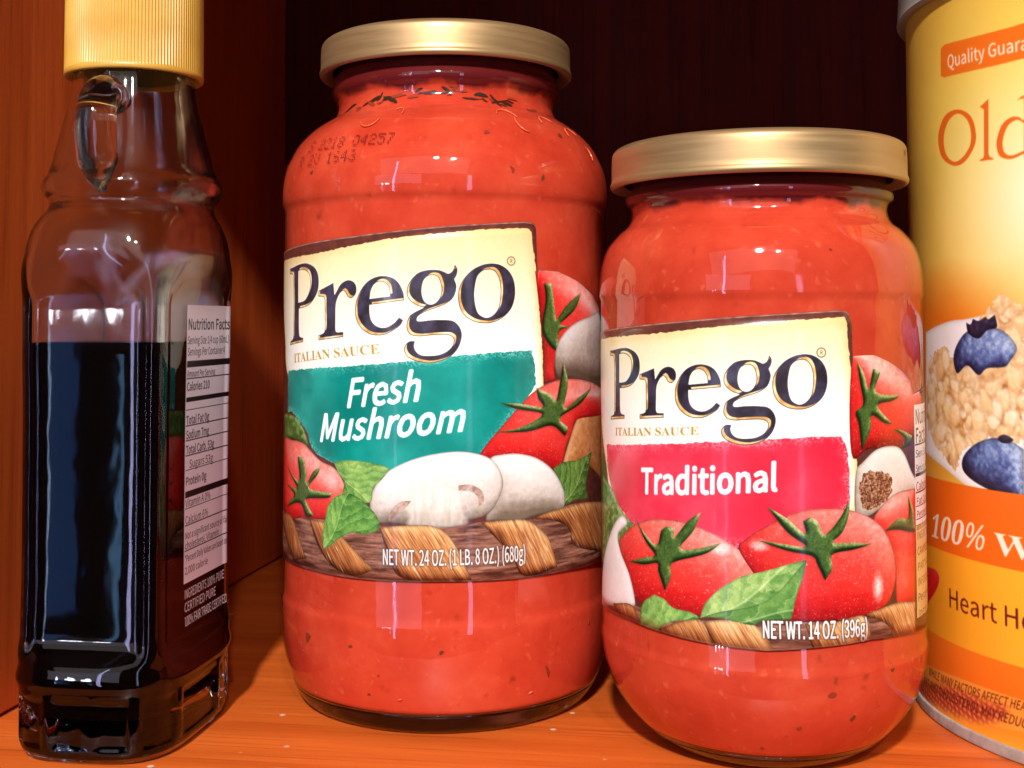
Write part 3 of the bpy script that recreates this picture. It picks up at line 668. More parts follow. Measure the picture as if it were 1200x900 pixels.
class Art:
    def __init__(self, name, u0, u1, v0, v1, k, base):
        self.name, self.u0, self.u1, self.v0, self.v1, self.k = name, u0, u1, v0, v1, k
        self.w, self.h = int((u1 - u0)*k), int((v1 - v0)*k)
        self.px = np.empty((self.h, self.w, 3), np.float32)
        self.px[:] = srgb(*base)
        self.al = None
        self.U, self.V = np.meshgrid(u0 + (np.arange(self.w) + .5)/k, v0 + (np.arange(self.h) + .5)/k)

    def raster(self, polys, pad=2):
        """Exact-in-x coverage of even-odd polygons given in mm."""
        Q = [np.stack([(p[:, 0] - self.u0)*self.k, (p[:, 1] - self.v0)*self.k], 1) for p in polys]
        allp = np.vstack(Q)
        x0, y0 = np.floor(allp.min(0)).astype(int) - pad
        x1, y1 = np.ceil(allp.max(0)).astype(int) + pad
        x0, y0, x1, y1 = max(x0, 0), max(y0, 0), min(x1, self.w), min(y1, self.h)
        if x1 <= x0 or y1 <= y0:
            return None
        cov = np.zeros((y1 - y0, x1 - x0), np.float32)
        X = np.arange(x0, x1)
        a = np.vstack(Q)
        b = np.vstack([np.roll(q, -1, 0) for q in Q])
        SS = 4
        for row in range(y0, y1):
            for s in range(SS):
                y = row + (s + .5)/SS
                m = (a[:, 1] <= y) != (b[:, 1] <= y)
                if not m.any():
                    continue
                aa, bb = a[m], b[m]
                xs = np.sort(aa[:, 0] + (y - aa[:, 1])*(bb[:, 0] - aa[:, 0])/(bb[:, 1] - aa[:, 1]))
                for i in range(0, len(xs) - 1, 2):
                    cov[row - y0] += (np.clip(xs[i + 1] - X, 0, 1) - np.clip(xs[i] - X, 0, 1))/SS
        return (slice(y0, y1), slice(x0, x1)), cov

    def shape(self, *names, q=20, xf=None, pad=2, wob=0):
        polys = []
        for n in names:
            p = curve_pts(art_pts(n, q, xf), 6, True)
            if wob:
                # roughen the edge: move points along with noise
                pp = []
                for i in range(len(p)):
                    a_, b_ = p[i], p[(i + 1) % len(p)]
                    m = max(1, int(np.hypot(*(b_ - a_))/.25))
                    for j in range(m):
                        pp.append(a_ + (b_ - a_)*j/m)
                p = np.array(pp)
                p = p + wob*np.stack([fbm(p[:, 0]*1.3, p[:, 1]*1.3, 5) - .5, fbm(p[:, 0]*1.3, p[:, 1]*1.3, 9) - .5], 1)
            polys.append(p)
        return self.raster(polys, pad)

    def put(self, sc, col, alpha=1.0):
        if sc is None:
            return
        s, cov = sc
        a = np.clip(cov*alpha, 0, 1)[..., None]
        self.px[s] = self.px[s]*(1 - a) + col*a

    def dome(self, cov, radii, k=1.0):
        z = self.k/8
        h = sum(blur(cov, r*z)*r for r in radii)*z
        gy, gx = np.gradient(blur(h, 2))
        n = np.stack([-gx*k, -gy*k, np.ones_like(gx)], -1)
        return n/np.linalg.norm(n, axis=-1, keepdims=True)

    def round_thing(self, name, stops, radii=(6, 14, 26), k=1.0, L=(.45, .62, .65), mott=.1, spec=0, drops=0, seed=0, rim=.35, wob=0):
        """A printed picture of a rounded thing (fruit, cap, bulb): lit from upper right like the printed photo."""
        sc = self.shape(name, wob=wob)
        if sc is None:
            return None
        s, cov = sc
        n = self.dome(cov, radii, k)
        L = np.array(L)/np.linalg.norm(L)
        t = (n @ L)
        U, V = self.U[s], self.V[s]
        t = t + mott*(fbm(U*1.1, V*1.1, seed) - .5)*2 + .08*(fbm(U*5, V*5, seed + 3) - .5)
        col = lerp(stops, t)
        if spec:
            H = L + np.array([0, 0, 1])
            H /= np.linalg.norm(H)
            sp = np.clip(n @ H, 0, 1)**40
            sp = np.clip(sp*spec*(.6 + .8*fbm(U*4, V*4, seed + 7)), 0, 1)[..., None]
            col = col*(1 - sp) + sp
        if drops:
            d = np.clip((vn(U*4.5, V*4.5, seed + 11) - .80)*9, 0, 1)*(.3 + vn(U*.7, V*.7, seed + 12))
            d = np.clip(d*drops*.6, 0, .55)[..., None]
            col = col*(1 - d) + np.array([1, .86, .8])*d
        edge = np.clip(blur(cov, 3)*1.9 - .9, 0, 1)[..., None]
        col = col*(1 - rim + rim*edge)
        self.put((s, cov), col)
        return s, cov

    def leaf(self, name, p0, p1, light, dark, ribs=5.0, seed=0):
        sc = self.shape(name)
        if sc is None:
            return
        s, cov = sc
        U, V = self.U[s], self.V[s]
        d = np.array(p1) - np.array(p0)
        Ln = np.hypot(*d)
        d = d/Ln
        t = ((U - p0[0])*d[0] + (V - p0[1])*d[1])/Ln
        q = (-(U - p0[0])*d[1] + (V - p0[1])*d[0])/Ln
        q = q + .05*np.sin(t*5)
        ph = (t*ribs - np.abs(q)*ribs*1.1 + 1.3*(fbm(U*.5, V*.5, seed) - .5))
        wave = .5 + .5*np.sin(ph*2*np.pi)
        v = np.abs((ph % 1) - .5) > .45
        m = np.clip(1 - np.abs(q)*70, 0, 1)
        f = np.clip(.26 + .26*wave*(.4 + 1.2*fbm(U*1.2, V*1.2, seed + 1)) + .28*(q > 0) + .75*(fbm(U*.45, V*.45, seed + 4) - .5) + .35*(fbm(U*3, V*3, seed + 2) - .5), 0, 1)
        col = np.array(dark)/255*(1 - f[..., None]) + np.array(light)/255*f[..., None]
        vv = np.clip(v*.28 + m*.5, 0, .6)[..., None]
        col = col*(1 - vv) + np.array([225, 238, 175])/255*vv
        edge = np.clip(blur(cov, 2)*1.9 - .9, 0, 1)[..., None]
        col = col*(.72 + .28*edge)
        self.put(sc, col)

    def calyx(self, name, seed=0):
        sh = self.shape(name)
        if sh is None:
            return
        s, cov = sh
        # soft shade printed under the leaves
        yy, xx = max(s[0].start - 2, 0), max(s[1].start - 2, 0)
        sl = (slice(yy, yy + cov.shape[0]), slice(xx, xx + cov.shape[1]))
        self.put((sl, blur(cov, 2)), srgb(90, 8, 8), .45)
        n = self.dome(cov, (2, 4), 1.6)
        U, V = self.U[s], self.V[s]
        t = n @ np.array([.5, .6, .62]) + .35*(fbm(U*3, V*3, seed) - .5)
        self.put(sh, lerp([(.2, (18, 34, 12)), (.5, (46, 76, 30)), (.75, (92, 120, 56)), (1, (190, 196, 140))], t))

    def wrap(self, name, ang, bright=1.0, seed=0):
        """One strip of wicker: straw fibres running along ang."""
        sh = self.shape(name)
        if sh is None:
            return
        s, cov = sh
        U, V = self.U[s], self.V[s]
        c, sn = math.cos(ang), math.sin(ang)
        a, b = U*c + V*sn, -U*sn + V*c
        n = self.dome(cov, (5, 12), .9)
        t = n @ np.array([.3, .65, .7])
        fib = fbm(a*.25, b*6, seed, 3)
        hi = np.clip((vn(a*.22, b*4.5, seed + 5) - .72)*4, 0, 1)*np.clip(fbm(U*.5, V*.5, seed + 2)*2.4 - .8, 0, 1)
        f = np.clip(t*.88 + (fib - .5)*.9, 0, 1.1)*bright
        col = lerp([(0, (58, 26, 14)), (.3, (118, 62, 34)), (.55, (172, 104, 56)), (.8, (212, 150, 92)), (1.1, (246, 208, 150))], f)
        h = (hi*.85)[..., None]
        col = col*(1 - h) + np.array([255, 236, 190])/255*h
        edge = np.clip(blur(cov, 3)*1.9 - .9, 0, 1)[..., None]
        self.put(sh, col*(.55 + .45*edge))

    def rods(self, name, seed=0):
        sh = self.shape(name)
        s, cov = sh
        U, V = self.U[s], self.V[s]
        f = fbm(U*.18, V*1.6, seed, 4) + .25*(fbm(U*1.5, V*6, seed + 2) - .5)
        self.put(sh, lerp([(.2, (66, 36, 28)), (.5, (128, 82, 66)), (.8, (180, 130, 106))], f))

    def fatten(self, cov, r):
        n = int(math.ceil(r))
        p = np.pad(cov, n + 1)
        out = cov.copy()
        h, w = cov.shape
        for dy in range(-n, n + 1):
            for dx in range(-n, n + 1):
                k = min(1.0, r + .5 - math.hypot(dx, dy))
                if k > 0:
                    out = np.maximum(out, k*p[n + 1 + dy:n + 1 + dy + h, n + 1 + dx:n + 1 + dx + w])
        return out

    def text(self, font, s, p0, p1, ptop, col, bold=0.0, shadow=None, alpha=1.0, slant=0.0, bend=0.0):
        """Set a line of type from p0 (start of baseline) to p1 (its end), cap height to ptop. mm."""
        G = GLY[font]
        adv = sum(G[c][0] for c in s)
        p0, p1, ptop = map(lambda p: np.array(p[:2], float), (p0, p1, ptop))
        ex, ey = (p1 - p0)/adv, (ptop - p0)/100
        ey = ey + slant*np.hypot(*ey)*ex/np.hypot(*ex)
        polys, x = [], 0
        for c in s:
            for t in G[c][1]:
                q = np.array([[float(v) for v in w.split(',')] for w in t.split()])
                q[:, 0] += x
                qq = p0 + q[:, :1]*ex + q[:, 1:]*ey
                if bend:
                    f = q[:, 0]/adv
                    qq[:, 1] -= bend*4*f*(1 - f)
                polys.append(qq)
            x += G[c][0]
        sc = self.raster(polys, 8)
        if sc is None:
            return
        sl, cov = sc
        if bold:
            cov = self.fatten(cov, bold*self.k)
        if shadow is not None:
            g = np.clip(blur(cov, max(1, .28*self.k*.5))*2.4, 0, 1)
            self.put((sl, g), srgb(*shadow), .9)
        self.put((sl, cov), srgb(*col), alpha)

    def image(self):
        im = bpy.data.images.new(self.name, self.w, self.h)
        a = np.ones((self.h, self.w, 4), np.float32)
        a[..., :3] = np.clip(self.px, 0, 1)
        if self.al is not None:
            a[..., 3] = self.al
        im.pixels.foreach_set(a.ravel())
        im.update()
        im.pack()
        return im


def film_edge(A, top, bot):
    """The bare clear rim of the label film shows as a thin pale line along the cut."""
    T, B = [p[:2] for p in art_pts(top)], [p[:2] for p in art_pts(bot)]
    ty = np.interp(A.U[0], [p[0] for p in T], [p[1] for p in T])[None]
    by = np.interp(A.U[0], [p[0] for p in B], [p[1] for p in B])[None]
    e = np.clip(1 - np.abs(A.V - ty + .2)/.2, 0, 1)*.6 + np.clip(1 - np.abs(A.V - by - .2)/.2, 0, 1)*.6
    e = np.clip(e*(.5 + vn(A.U*.8, A.V*.8, 3)), 0, .7)[..., None]
    A.px[:] = A.px*(1 - e) + srgb(222, 190, 176)*e


def tri(name):
    return [p[:2] for p in art_pts(name)]


def logo(A, xf):
    """The brand word with its gold bevel along the lower left of every stroke."""
    for g in ('P', 'r', 'e', 'g', 'o'):
        names = [g] + ([g + 'i'] if g + 'i' in ART else [])
        sc = A.shape(*names, q=40, xf=xf, pad=6)
        s, cov = sc
        glow = np.clip(blur(cov, 4)*1.2, 0, 1)
        A.put((s, glow), srgb(255, 252, 240), .55)
        U, V = A.U[s], A.V[s]
        face = lerp([(.3, (40, 32, 42)), (.5, (54, 46, 62)), (.7, (66, 60, 84))], fbm(U*.35, V*.35, 2) + .12*(fbm(U*6, V*6, 4) - .5))
        A.put(sc, srgb(44, 30, 22))
        d1, d2 = int(round(.22*A.k)), int(round(.62*A.k))
        er = np.clip(blur(cov, 1)*3 - 2, 0, 1)
        band = er*(1 - np.roll(np.roll(cov, d2, 1), d2, 0))
        A.put((s, np.clip(band*1.2, 0, 1)), lerp([(.3, (206, 150, 84)), (.6, (246, 214, 150)), (.8, (255, 240, 205))], fbm(U*.5, V*.5, 8)))
        inner = cov*np.roll(np.roll(cov, d2 + 1, 1), d2 + 1, 0)
        A.put((s, inner), face)


def cream(A, name, hot, seed):
    s, cov = A.shape(name, wob=.55)
    U, V = A.U[s], A.V[s]
    inner = np.clip(blur(cov, 2.2*A.k)*1.5 - .45, 0, 1)
    m = np.clip(inner*1.15 + .35*(fbm(U*.4, V*.4, seed) - .5), 0, 1)
    f = np.clip((hot[1] - V)/hot[2] + .5, 0, 1)*m
    col = lerp([(0, (236, 200, 134)), (.35, (248, 224, 170)), (.7, (255, 243, 214)), (1, (255, 252, 240))], f + .16*(fbm(U*1.6, V*1.6, seed + 4) - .5) + .1*m)
    A.put((s, cov), col)


def panel(A, name, stops, seed, chalk):
    sh = A.shape(name, wob=.7)
    s, cov = sh
    U, V = A.U[s], A.V[s]
    t = fbm(U*.09, V*.09, seed) + .1*(fbm(U*2.5, V*2.5, seed + 1) - .5)
    col = lerp(stops, t)
    inn = blur(cov, 2.2*A.k)
    rim = np.clip(1.75 - inn*1.9, 0, 1)*np.clip((vn(U*3.4, V*3.4, seed + 7)*.6 + vn(U*7, V*7, seed + 8)*.6 - .54)*6, 0, 1)
    rim = np.clip(rim*np.clip(fbm(U*.22, V*.22, seed + 5)*3 - .8, 0, 1), 0, 1)[..., None]*.9
    col = col*(1 - rim) + np.array(chalk)/255*rim
    cov = np.clip(cov*(.55 + .9*np.clip(blur(cov, 4)*1.6 - .4, 0, 1)), 0, 1)
    A.put((s, cov), col)


RED = [(-.2, (112, 8, 10)), (.12, (176, 18, 20)), (.38, (216, 34, 32)), (.66, (234, 62, 54)), (.88, (246, 118, 104)), (1.1, (255, 210, 200))]
WHITE = [(0, (118, 100, 84)), (.3, (168, 152, 138)), (.55, (212, 200, 190)), (.8, (238, 230, 224)), (1, (250, 247, 244))]


def lab_xf():
    a = np.array([p[:2] for p in art_pts('lg2', 40)])
    b = np.array([p[:2] for p in art_pts('lg1', 40)])
    M = np.hstack([a, np.ones((len(a), 1))])
    X = np.linalg.lstsq(M, b, rcond=None)[0]
    return X[:2].T, X[2]


def paint_mushroom():
    A = Art('mushroom_sauce_print', -80, 80, 34, 123, 10, (92, 46, 38))
    F1 = tri('lf1')
    U, V = A.U, A.V
    A.px *= (.75 + .5*fbm(U*.7, V*.7, 1))[..., None]
    cream(A, 'cream1', (0, 104, 34), 1)
    panel(A, 'teal', [(.25, (2, 120, 110)), (.5, (6, 138, 127)), (.75, (20, 156, 143))], 2, (170, 225, 215))
    logo(A, lab_xf())
    a, b, c = tri('ital1')
    A.text('S', 'ITALIAN SAUCE', a, b, c, (186, 140, 52), alpha=.95)
    a, b, c = tri('fresh')
    A.text('N', 'Fresh', a, b, c, (255, 255, 255), bold=.28, slant=.16)
    a, b, c = tri('mush')
    A.text('N', 'Mushroom', a, b, c, (255, 255, 255), bold=.28, slant=.16)
    a, b = tri('reg1')
    reg(A, a, 1.15)
    # right side: tomato, mushroom, tomato, onion, basil
    A.round_thing('t1a', RED, (8, 18, 34), .9, spec=.5, drops=.5, seed=3)
    A.calyx('t1ac', 4)
    A.round_thing('m1a', [(0, (96, 78, 66)), (.35, (150, 132, 118)), (.6, (196, 184, 174)), (.85, (226, 220, 214)), (1, (240, 236, 232))], (8, 18, 30), 1.0, L=(-.1, .8, .55), mott=.12, seed=5)
    A.round_thing('onion', [(0, (92, 44, 22)), (.4, (150, 84, 44)), (.7, (196, 124, 70)), (1, (232, 176, 120))], (8, 20), .8, L=(-.5, .3, .7), mott=.2, seed=8)
    A.round_thing('t1b', RED, (10, 24, 44), .75, spec=.75, drops=.7, seed=6)
    A.calyx('t1bc', 7)
    A.leaf('b1c', F1[0], F1[1], (128, 168, 74), (34, 74, 30), 5, 3)
    A.rods('bk1', 5)
    A.round_thing('m1b', WHITE, (10, 24, 44), .72, L=(.15, .7, .62), mott=.12, seed=2)
    A.round_thing('m1c', WHITE, (8, 20, 34), .62, L=(.05, .7, .68), mott=.12, seed=9)
    s, cov = A.shape('m1s')
    UU, VV = A.U[s], A.V[s]
    A.put((s, blur(cov, 4)), lerp([(.3, (222, 212, 198)), (.6, (246, 240, 232))], fbm(UU*1.4, VV*.3, 3)), .6)
    for g in ('m1g1', 'm1g2'):
        s, cov = A.shape(g)
        UU, VV = A.U[s], A.V[s]
        A.put((s, cov), lerp([(.3, (136, 98, 82)), (.7, (196, 166, 148))], fbm(UU*1.4, VV*1.4, 6)), .8)
    # left side: stalk, tomato, two basil leaves
    A.round_thing('stk1', [(0, (26, 50, 18)), (.6, (70, 104, 44)), (1, (150, 180, 100))], (3, 6), 1.2, mott=.4, seed=4)
    A.round_thing('t1c', RED, (8, 20, 34), .8, L=(.5, .5, .7), spec=.4, drops=.6, seed=11)
    A.calyx('t1cc', 12)
    for i, (w, an, br) in enumerate((('w1a', -1.15, .7), ('w1b', -.95, .85), ('w1c', -1.0, 1.12), ('w1d', -1.1, 1.05), ('w1e', -.9, .95))):
        A.wrap(w, an, br, 20 + i)
    A.leaf('b1a', F1[2], F1[3], (164, 200, 108), (60, 112, 42), 4.5, 5)
    A.leaf('b1b', F1[4], F1[5], (150, 196, 96), (48, 104, 38), 5, 6)
    a, b, c = tri('net1')
    A.text('N', 'NET WT. 24 OZ. (1 LB. 8 OZ.) (680g)', a, b, c, (255, 250, 244), bold=.12, shadow=(40, 20, 16))
    film_edge(A, 'L1top', 'L1bot')
    return A


def reg(A, p, r):
    U, V = A.U, A.V
    d = np.hypot(U - p[0], V - p[1])
    ring = np.clip(1.5 - np.abs(d - r*.85)*A.k*.8, 0, 1)
    A.px[:] = A.px*(1 - ring[..., None]*.7) + srgb(70, 48, 30)*ring[..., None]*.7
    h = r*.42
    A.text('N', 'R', (p[0] - h*.7, p[1] - h), (p[0] + h*.8, p[1] - h), (p[0] - h*.7, p[1] + h), (70, 48, 30), bold=0)


def facts(A, u0, u1, vt, vb, cols, rows):
    """Nutrition panel: white box, rules of unequal weight, rows of small type."""
    W_ = u1 - u0
    m = ((A.U > u0) & (A.U < u1) & (A.V < vt) & (A.V > vb)).astype(np.float32)
    A.px[:] = A.px*(1 - m[..., None]) + srgb(*cols[0])*m[..., None]
    for (v, hgt, txt, wid, bold, rule) in rows:
        if rule:
            r = ((A.U > u0 + .4) & (A.U < u1 - .4) & (A.V < v - .25) & (A.V > v - .25 - rule)).astype(np.float32)[..., None]
            A.px[:] = A.px*(1 - r) + srgb(*cols[1])*r
        if txt:
            A.text('N', txt, (u0 + .6, v), (u0 + .6 + W_*wid, v), (u0 + .6, v + hgt), cols[1], bold=bold)


def paint_traditional():
    A = Art('traditional_sauce_print', -70, 70, 25, 103, 10, (92, 46, 38))
    H2, F2 = tri('hl2'), tri('lf2')
    U, V = A.U, A.V
    A.px *= (.75 + .5*fbm(U*.7, V*.7, 1))[..., None]
    cream(A, 'cream2', (0, 88, 28), 5)
    panel(A, 'red2', [(.25, (214, 34, 58)), (.5, (226, 46, 70)), (.75, (238, 70, 92))], 6, (255, 190, 196))
    logo(A, None)
    a, b, c = tri('ital2')
    A.text('S', 'ITALIAN SAUCE', a, b, c, (186, 140, 52), alpha=.95)
    a, b, c = tri('trad')
    A.text('N', 'Traditional', a, b, c, (255, 255, 255), bold=.28, slant=.16)
    a, b = tri('reg2')
    reg(A, a, 1.1)
    A.round_thing('t2c', RED, (8, 20, 36), .85, L=(.1, .7, .6), spec=.4, drops=.7, seed=21)
    A.calyx('t2cc', 22)
    A.calyx('st2', 23)
    A.round_thing('gar2b', [(0, (150, 128, 112)), (.4, (206, 190, 176)), (.7, (238, 228, 220)), (1, (255, 252, 248))], (8, 18), .8, mott=.08, seed=24)
    s, cov = A.shape('root2', wob=1.6)
    UU, VV = A.U[s], A.V[s]
    A.put((s, cov), lerp([(.25, (74, 38, 26)), (.5, (134, 82, 58)), (.8, (206, 160, 124))], .55*vn(UU*5, VV*2.2, 4) + .5*vn(UU*2, VV*6, 8)))
    A.round_thing('t2d', RED, (8, 20), .9, L=(-.2, .6, .7), spec=.3, drops=.5, seed=25)
    A.calyx('t2dc', 26)
    A.round_thing('stk2', [(0, (26, 56, 20)), (.6, (84, 122, 52)), (1, (170, 196, 120))], (3, 6), 1.2, mott=.5, seed=27)
    A.rods('bk2', 9)
    A.round_thing('t2a', RED, (10, 26, 52), .62, spec=0, drops=.8, seed=28)
    A.round_thing('t2b', RED, (10, 26, 52), .62, spec=0, drops=.8, seed=29)
    for (p, rx, ry, al) in ((H2[0], 2.6, 1.7, .8), (H2[1], 2.4, 1.6, .7), (H2[2], 1.8, 3.6, .95)):
        d = np.hypot((U - p[0])/rx, (V - p[1])/ry) + .45*(fbm(U*2.4, V*2.4, 31) - .5)
        a_ = np.clip(1.25 - d*1.2, 0, 1)[..., None]*al*(.75 + .25*(vn(U*6, V*6, 33) > .35))[..., None]
        A.px[:] = A.px*(1 - a_) + srgb(255, 240, 234)*a_
    A.calyx('t2ac', 30)
    A.calyx('t2bc', 31)
    A.round_thing('gar2', [(0, (140, 122, 108)), (.4, (200, 186, 174)), (.7, (236, 226, 220)), (1, (255, 252, 250))], (5, 12), 1.0, L=(.3, .4, .8), mott=.08, seed=32)
    for i, (w, an, br) in enumerate((('w2a', -1.1, .75), ('w2b', -1.0, .9), ('w2c', -1.0, 1.15), ('w2d', -1.1, 1.1), ('w2e', -1.0, 1.1))):
        A.wrap(w, an, br, 40 + i)
    A.leaf('b2a', F2[0], F2[1], (190, 214, 128), (72, 124, 52), 5, 7)
    A.leaf('b2f', F2[0], F2[2], (128, 170, 84), (52, 104, 42), 4, 8)
    A.leaf('b2b', F2[3], F2[4], (168, 206, 110), (52, 112, 40), 4, 9)
    a, b, c = tri('net2')
    A.text('N', 'NET WT. 14 OZ. (396g)', a, b, c, (255, 250, 244), bold=.14, shadow=(40, 20, 16))
    # nutrition strip at the right edge of the label
    n = tri('nut2')
    nb = tri('nut2b')
    u0 = n[0][0]
    vt, vm, vb = n[0][1], nb[0][1], nb[3][1]
    m = ((U > u0) & (V < vm) & (V > vb)).astype(np.float32)[..., None]
    A.px[:] = A.px*(1 - m) + srgb(226, 196, 130)*m
    facts(A, u0, u0 + 27, vt, vm, ((250, 242, 244), (40, 26, 30)), [
        (vt - 4.2, 3.2, 'Nutrition', .62, .08, 0), (vt - 8.3, 3.2, 'Facts', .36, .08, .3),
        (vt - 11.4, 1.6, 'Serv Size 1/2 cup', .8, 0, 0), (vt - 14.6, 1.6, 'Servings Per Container', .85, 0, .7),
        (vt - 18.6, 1.9, 'Calories 70', .55, .06, .3), (vt - 21.6, 1.5, 'Fat Cal 10', .5, 0, .2), (vt - 24.4, 1.5, 'Percent Daily Values', .9, 0, .2), (vt - 27.0, 1.4, 'are based on a', .6, 0, 0)])
    for i, t in enumerate(('INGREDIENTS', 'CAMPBELL', 'PARTIAL', 'INFORMATION', 'Percent', 'Ingredients')):
        A.text('N', t, (u0 + .8, vm - 3.2 - i*3.3), (u0 + 1 + len(t)*1.5, vm - 3.2 - i*3.3), (u0 + .8, vm - 1.5 - i*3.3), (96, 66, 40))
    film_edge(A, 'L2top', 'L2bot')
    return A


def paint_oats():
    A = Art('oats_print', -132, 20, -4, 206, 5, (240, 190, 70))
    U, V = A.U, A.V
    g = np.hypot((U + 60)/52, (V - 124)/56)
    t = np.clip(1 - g, 0, 1)
    col = lerp([(0, (236, 184, 70)), (.3, (243, 202, 88)), (.6, (249, 226, 138)), (.9, (254, 243, 196))], t)
    o = np.clip((112 - V)/16 + .55*(fbm(U*.06, V*.06, 2) - .5), 0, 1)*np.clip(1.6 - np.hypot((U + 104)/30, (V - 96)/26), 0, 1)
    col = col*(1 - o[..., None]) + srgb(240, 128, 30)*o[..., None]
    A.px[:] = col
    A.put(A.shape('flag'), srgb(240, 112, 26))
    m = ((U > -66) & (U < -36) & (V > 154.15) & (V < 161.95)).astype(np.float32)[..., None]
    A.px[:] = A.px*(1 - m) + srgb(240, 112, 26)*m
    a, b, c = tri('qual')
    e = np.array(a) + (np.array(b) - np.array(a))*1.5
    A.text('N', 'Quality Guaranteed', a, (a[0] + 35.2, a[1] - .9), c, (255, 244, 228), bold=.14)
    for nm in (('O', 'Oi'), ('l',), ('d', 'di')):
        A.put(A.shape(*nm), srgb(228, 104, 28))
    # bowl of oatmeal with blueberries
    A.round_thing('bowl', [(0, (196, 186, 172)), (.5, (240, 236, 228)), (.8, (255, 254, 250)), (1, (255, 255, 255))], (8, 20), .5, L=(0, .5, .9), mott=.03, seed=3, rim=.12)
    s, cov = A.shape('oats', wob=3.0)
    UU, VV = A.U[s], A.V[s]
    A.put((s, cov), lerp([(.2, (186, 122, 56)), (.6, (232, 178, 102)), (.9, (248, 214, 148))], fbm(UU*.5, VV*.5, 6)))
    rf = np.random.RandomState(12)
    x0, x1, y0, y1 = UU.min(), UU.max(), VV.min(), VV.max()
    for i in range(430):
        cx, cy = rf.uniform(x0, x1), rf.uniform(y0, y1)
        rx, ry, an = rf.uniform(1.5, 4.4), rf.uniform(.5, .9), rf.uniform(0, math.pi)
        ry = rx*ry
        i0, i1 = int((cx - 4.5 - A.u0)*A.k), int((cx + 4.5 - A.u0)*A.k)
        j0, j1 = int((cy - 4.5 - A.v0)*A.k), int((cy + 4.5 - A.v0)*A.k)
        sl = (slice(max(j0, 0), j1), slice(max(i0, 0), i1))
        inside = np.zeros(A.U.shape, np.float32) if i == 0 else inside
        if i == 0:
            inside[s] = cov
        u, v = A.U[sl] - cx, A.V[sl] - cy
        p, q = u*math.cos(an) + v*math.sin(an), -u*math.sin(an) + v*math.cos(an)
        d = np.hypot(p/rx, q/ry) + .5*(fbm(A.U[sl]*.9 + i, A.V[sl]*.9, i) - .5)
        al = np.clip((1 - d)*A.k*.5, 0, 1)*inside[sl]
        sh = np.clip((1.25 - d)*A.k*.35, 0, 1)*inside[sl]*.22
        A.px[sl] *= 1 - sh[..., None]*np.array([.5, .8, 1.0])
        t = .55 + .28*(u*.4 + v*.75)/rx + .3*(rf.rand() - .5) + .35*(fbm(A.U[sl]*1.3, A.V[sl]*1.3, 5) - .5) - .25*np.clip(d - .55, 0, 1)
        A.px[sl] = A.px[sl]*(1 - al[..., None]) + lerp([(0, (216, 152, 88)), (.3, (244, 198, 132)), (.55, (253, 224, 172)), (.8, (255, 240, 206)), (1.1, (255, 250, 234))], t)*al[..., None]
    BLUE = [(-.2, (16, 16, 34)), (.25, (36, 40, 76)), (.5, (62, 76, 128)), (.75, (112, 136, 190)), (1, (188, 206, 236))]
    A.round_thing('bb1', BLUE, (5, 12, 20), 1.0, L=(.5, .35, .75), mott=.3, seed=5)
    A.round_thing('bb1c', [(0, (14, 12, 24)), (.7, (44, 40, 66)), (1, (90, 84, 120))], (2, 4), 1.2, mott=.3, seed=6)
    A.round_thing('bb2', BLUE, (5, 12, 20), 1.0, L=(.6, .45, .6), mott=.3, seed=7)
    A.round_thing('bb2c', [(0, (14, 12, 24)), (.7, (44, 40, 66)), (1, (90, 84, 120))], (2, 4), 1.2, mott=.3, seed=8)
    d1 = ((V < 58.7) & (V > 41.7)).astype(np.float32)[..., None]
    A.px[:] = A.px*(1 - d1) + srgb(236, 106, 20)*d1
    d2 = ((V <= 41.7) & (V > 21)).astype(np.float32)[..., None]
    A.px[:] = A.px*(1 - d2) + lerp([(-125, (240, 150, 24)), (-70, (250, 178, 44))], U)*d2
    d3 = (V <= 21).astype(np.float32)[..., None]
    A.px[:] = A.px*(1 - d3) + lerp([(0, (250, 180, 60)), (5, (244, 150, 40)), (12, (236, 112, 24)), (21, (240, 124, 28))], V)*d3
    sh = A.shape('band3')
    A.put(sh, srgb(238, 160, 62), .8)
    a, b, c = tri('hund')
    A.text('S', '100%', a, b, c, (255, 240, 220))
    a, c, _ = tri('Wtxt')
    A.text('S', 'Whole Grain', a, (a[0] + 62, a[1]), c, (255, 240, 220))
    a, b, c = tri('heal')
    A.text('N', 'Heart Healthy', a, (a[0] + 42.5, a[1]), (a[0], c[1]), (92, 26, 24))
    A.round_thing('heart', [(0, (170, 16, 16)), (.6, (222, 30, 30)), (1, (240, 70, 60))], (4, 10), .6, seed=9, rim=.1)
    s, cov = A.shape('rasp', wob=2)
    UU, VV = A.U[s], A.V[s]
    cell = np.abs(np.sin(UU*1.9 + .6*np.sin(VV*2)))*np.abs(np.sin(VV*2.3 + UU*.5))
    A.put((s, blur(cov, 4)), lerp([(0, (120, 24, 20)), (.5, (186, 56, 44)), (1, (226, 126, 98))], cell + .3*(fbm(UU, VV, 3) - .5)), .75)
    for k, txt in (('fine1', 'WHILE MANY FACTORS AFFECT HEART'), ('fine2', 'FAT AND CHOLESTEROL MAY REDUCE')):
        a, b, c = tri(k)
        A.text('N', txt, a, (b[0] + (3 if k == 'fine1' else 2), b[1]), c, (74, 24, 16), bold=.05)
    return A


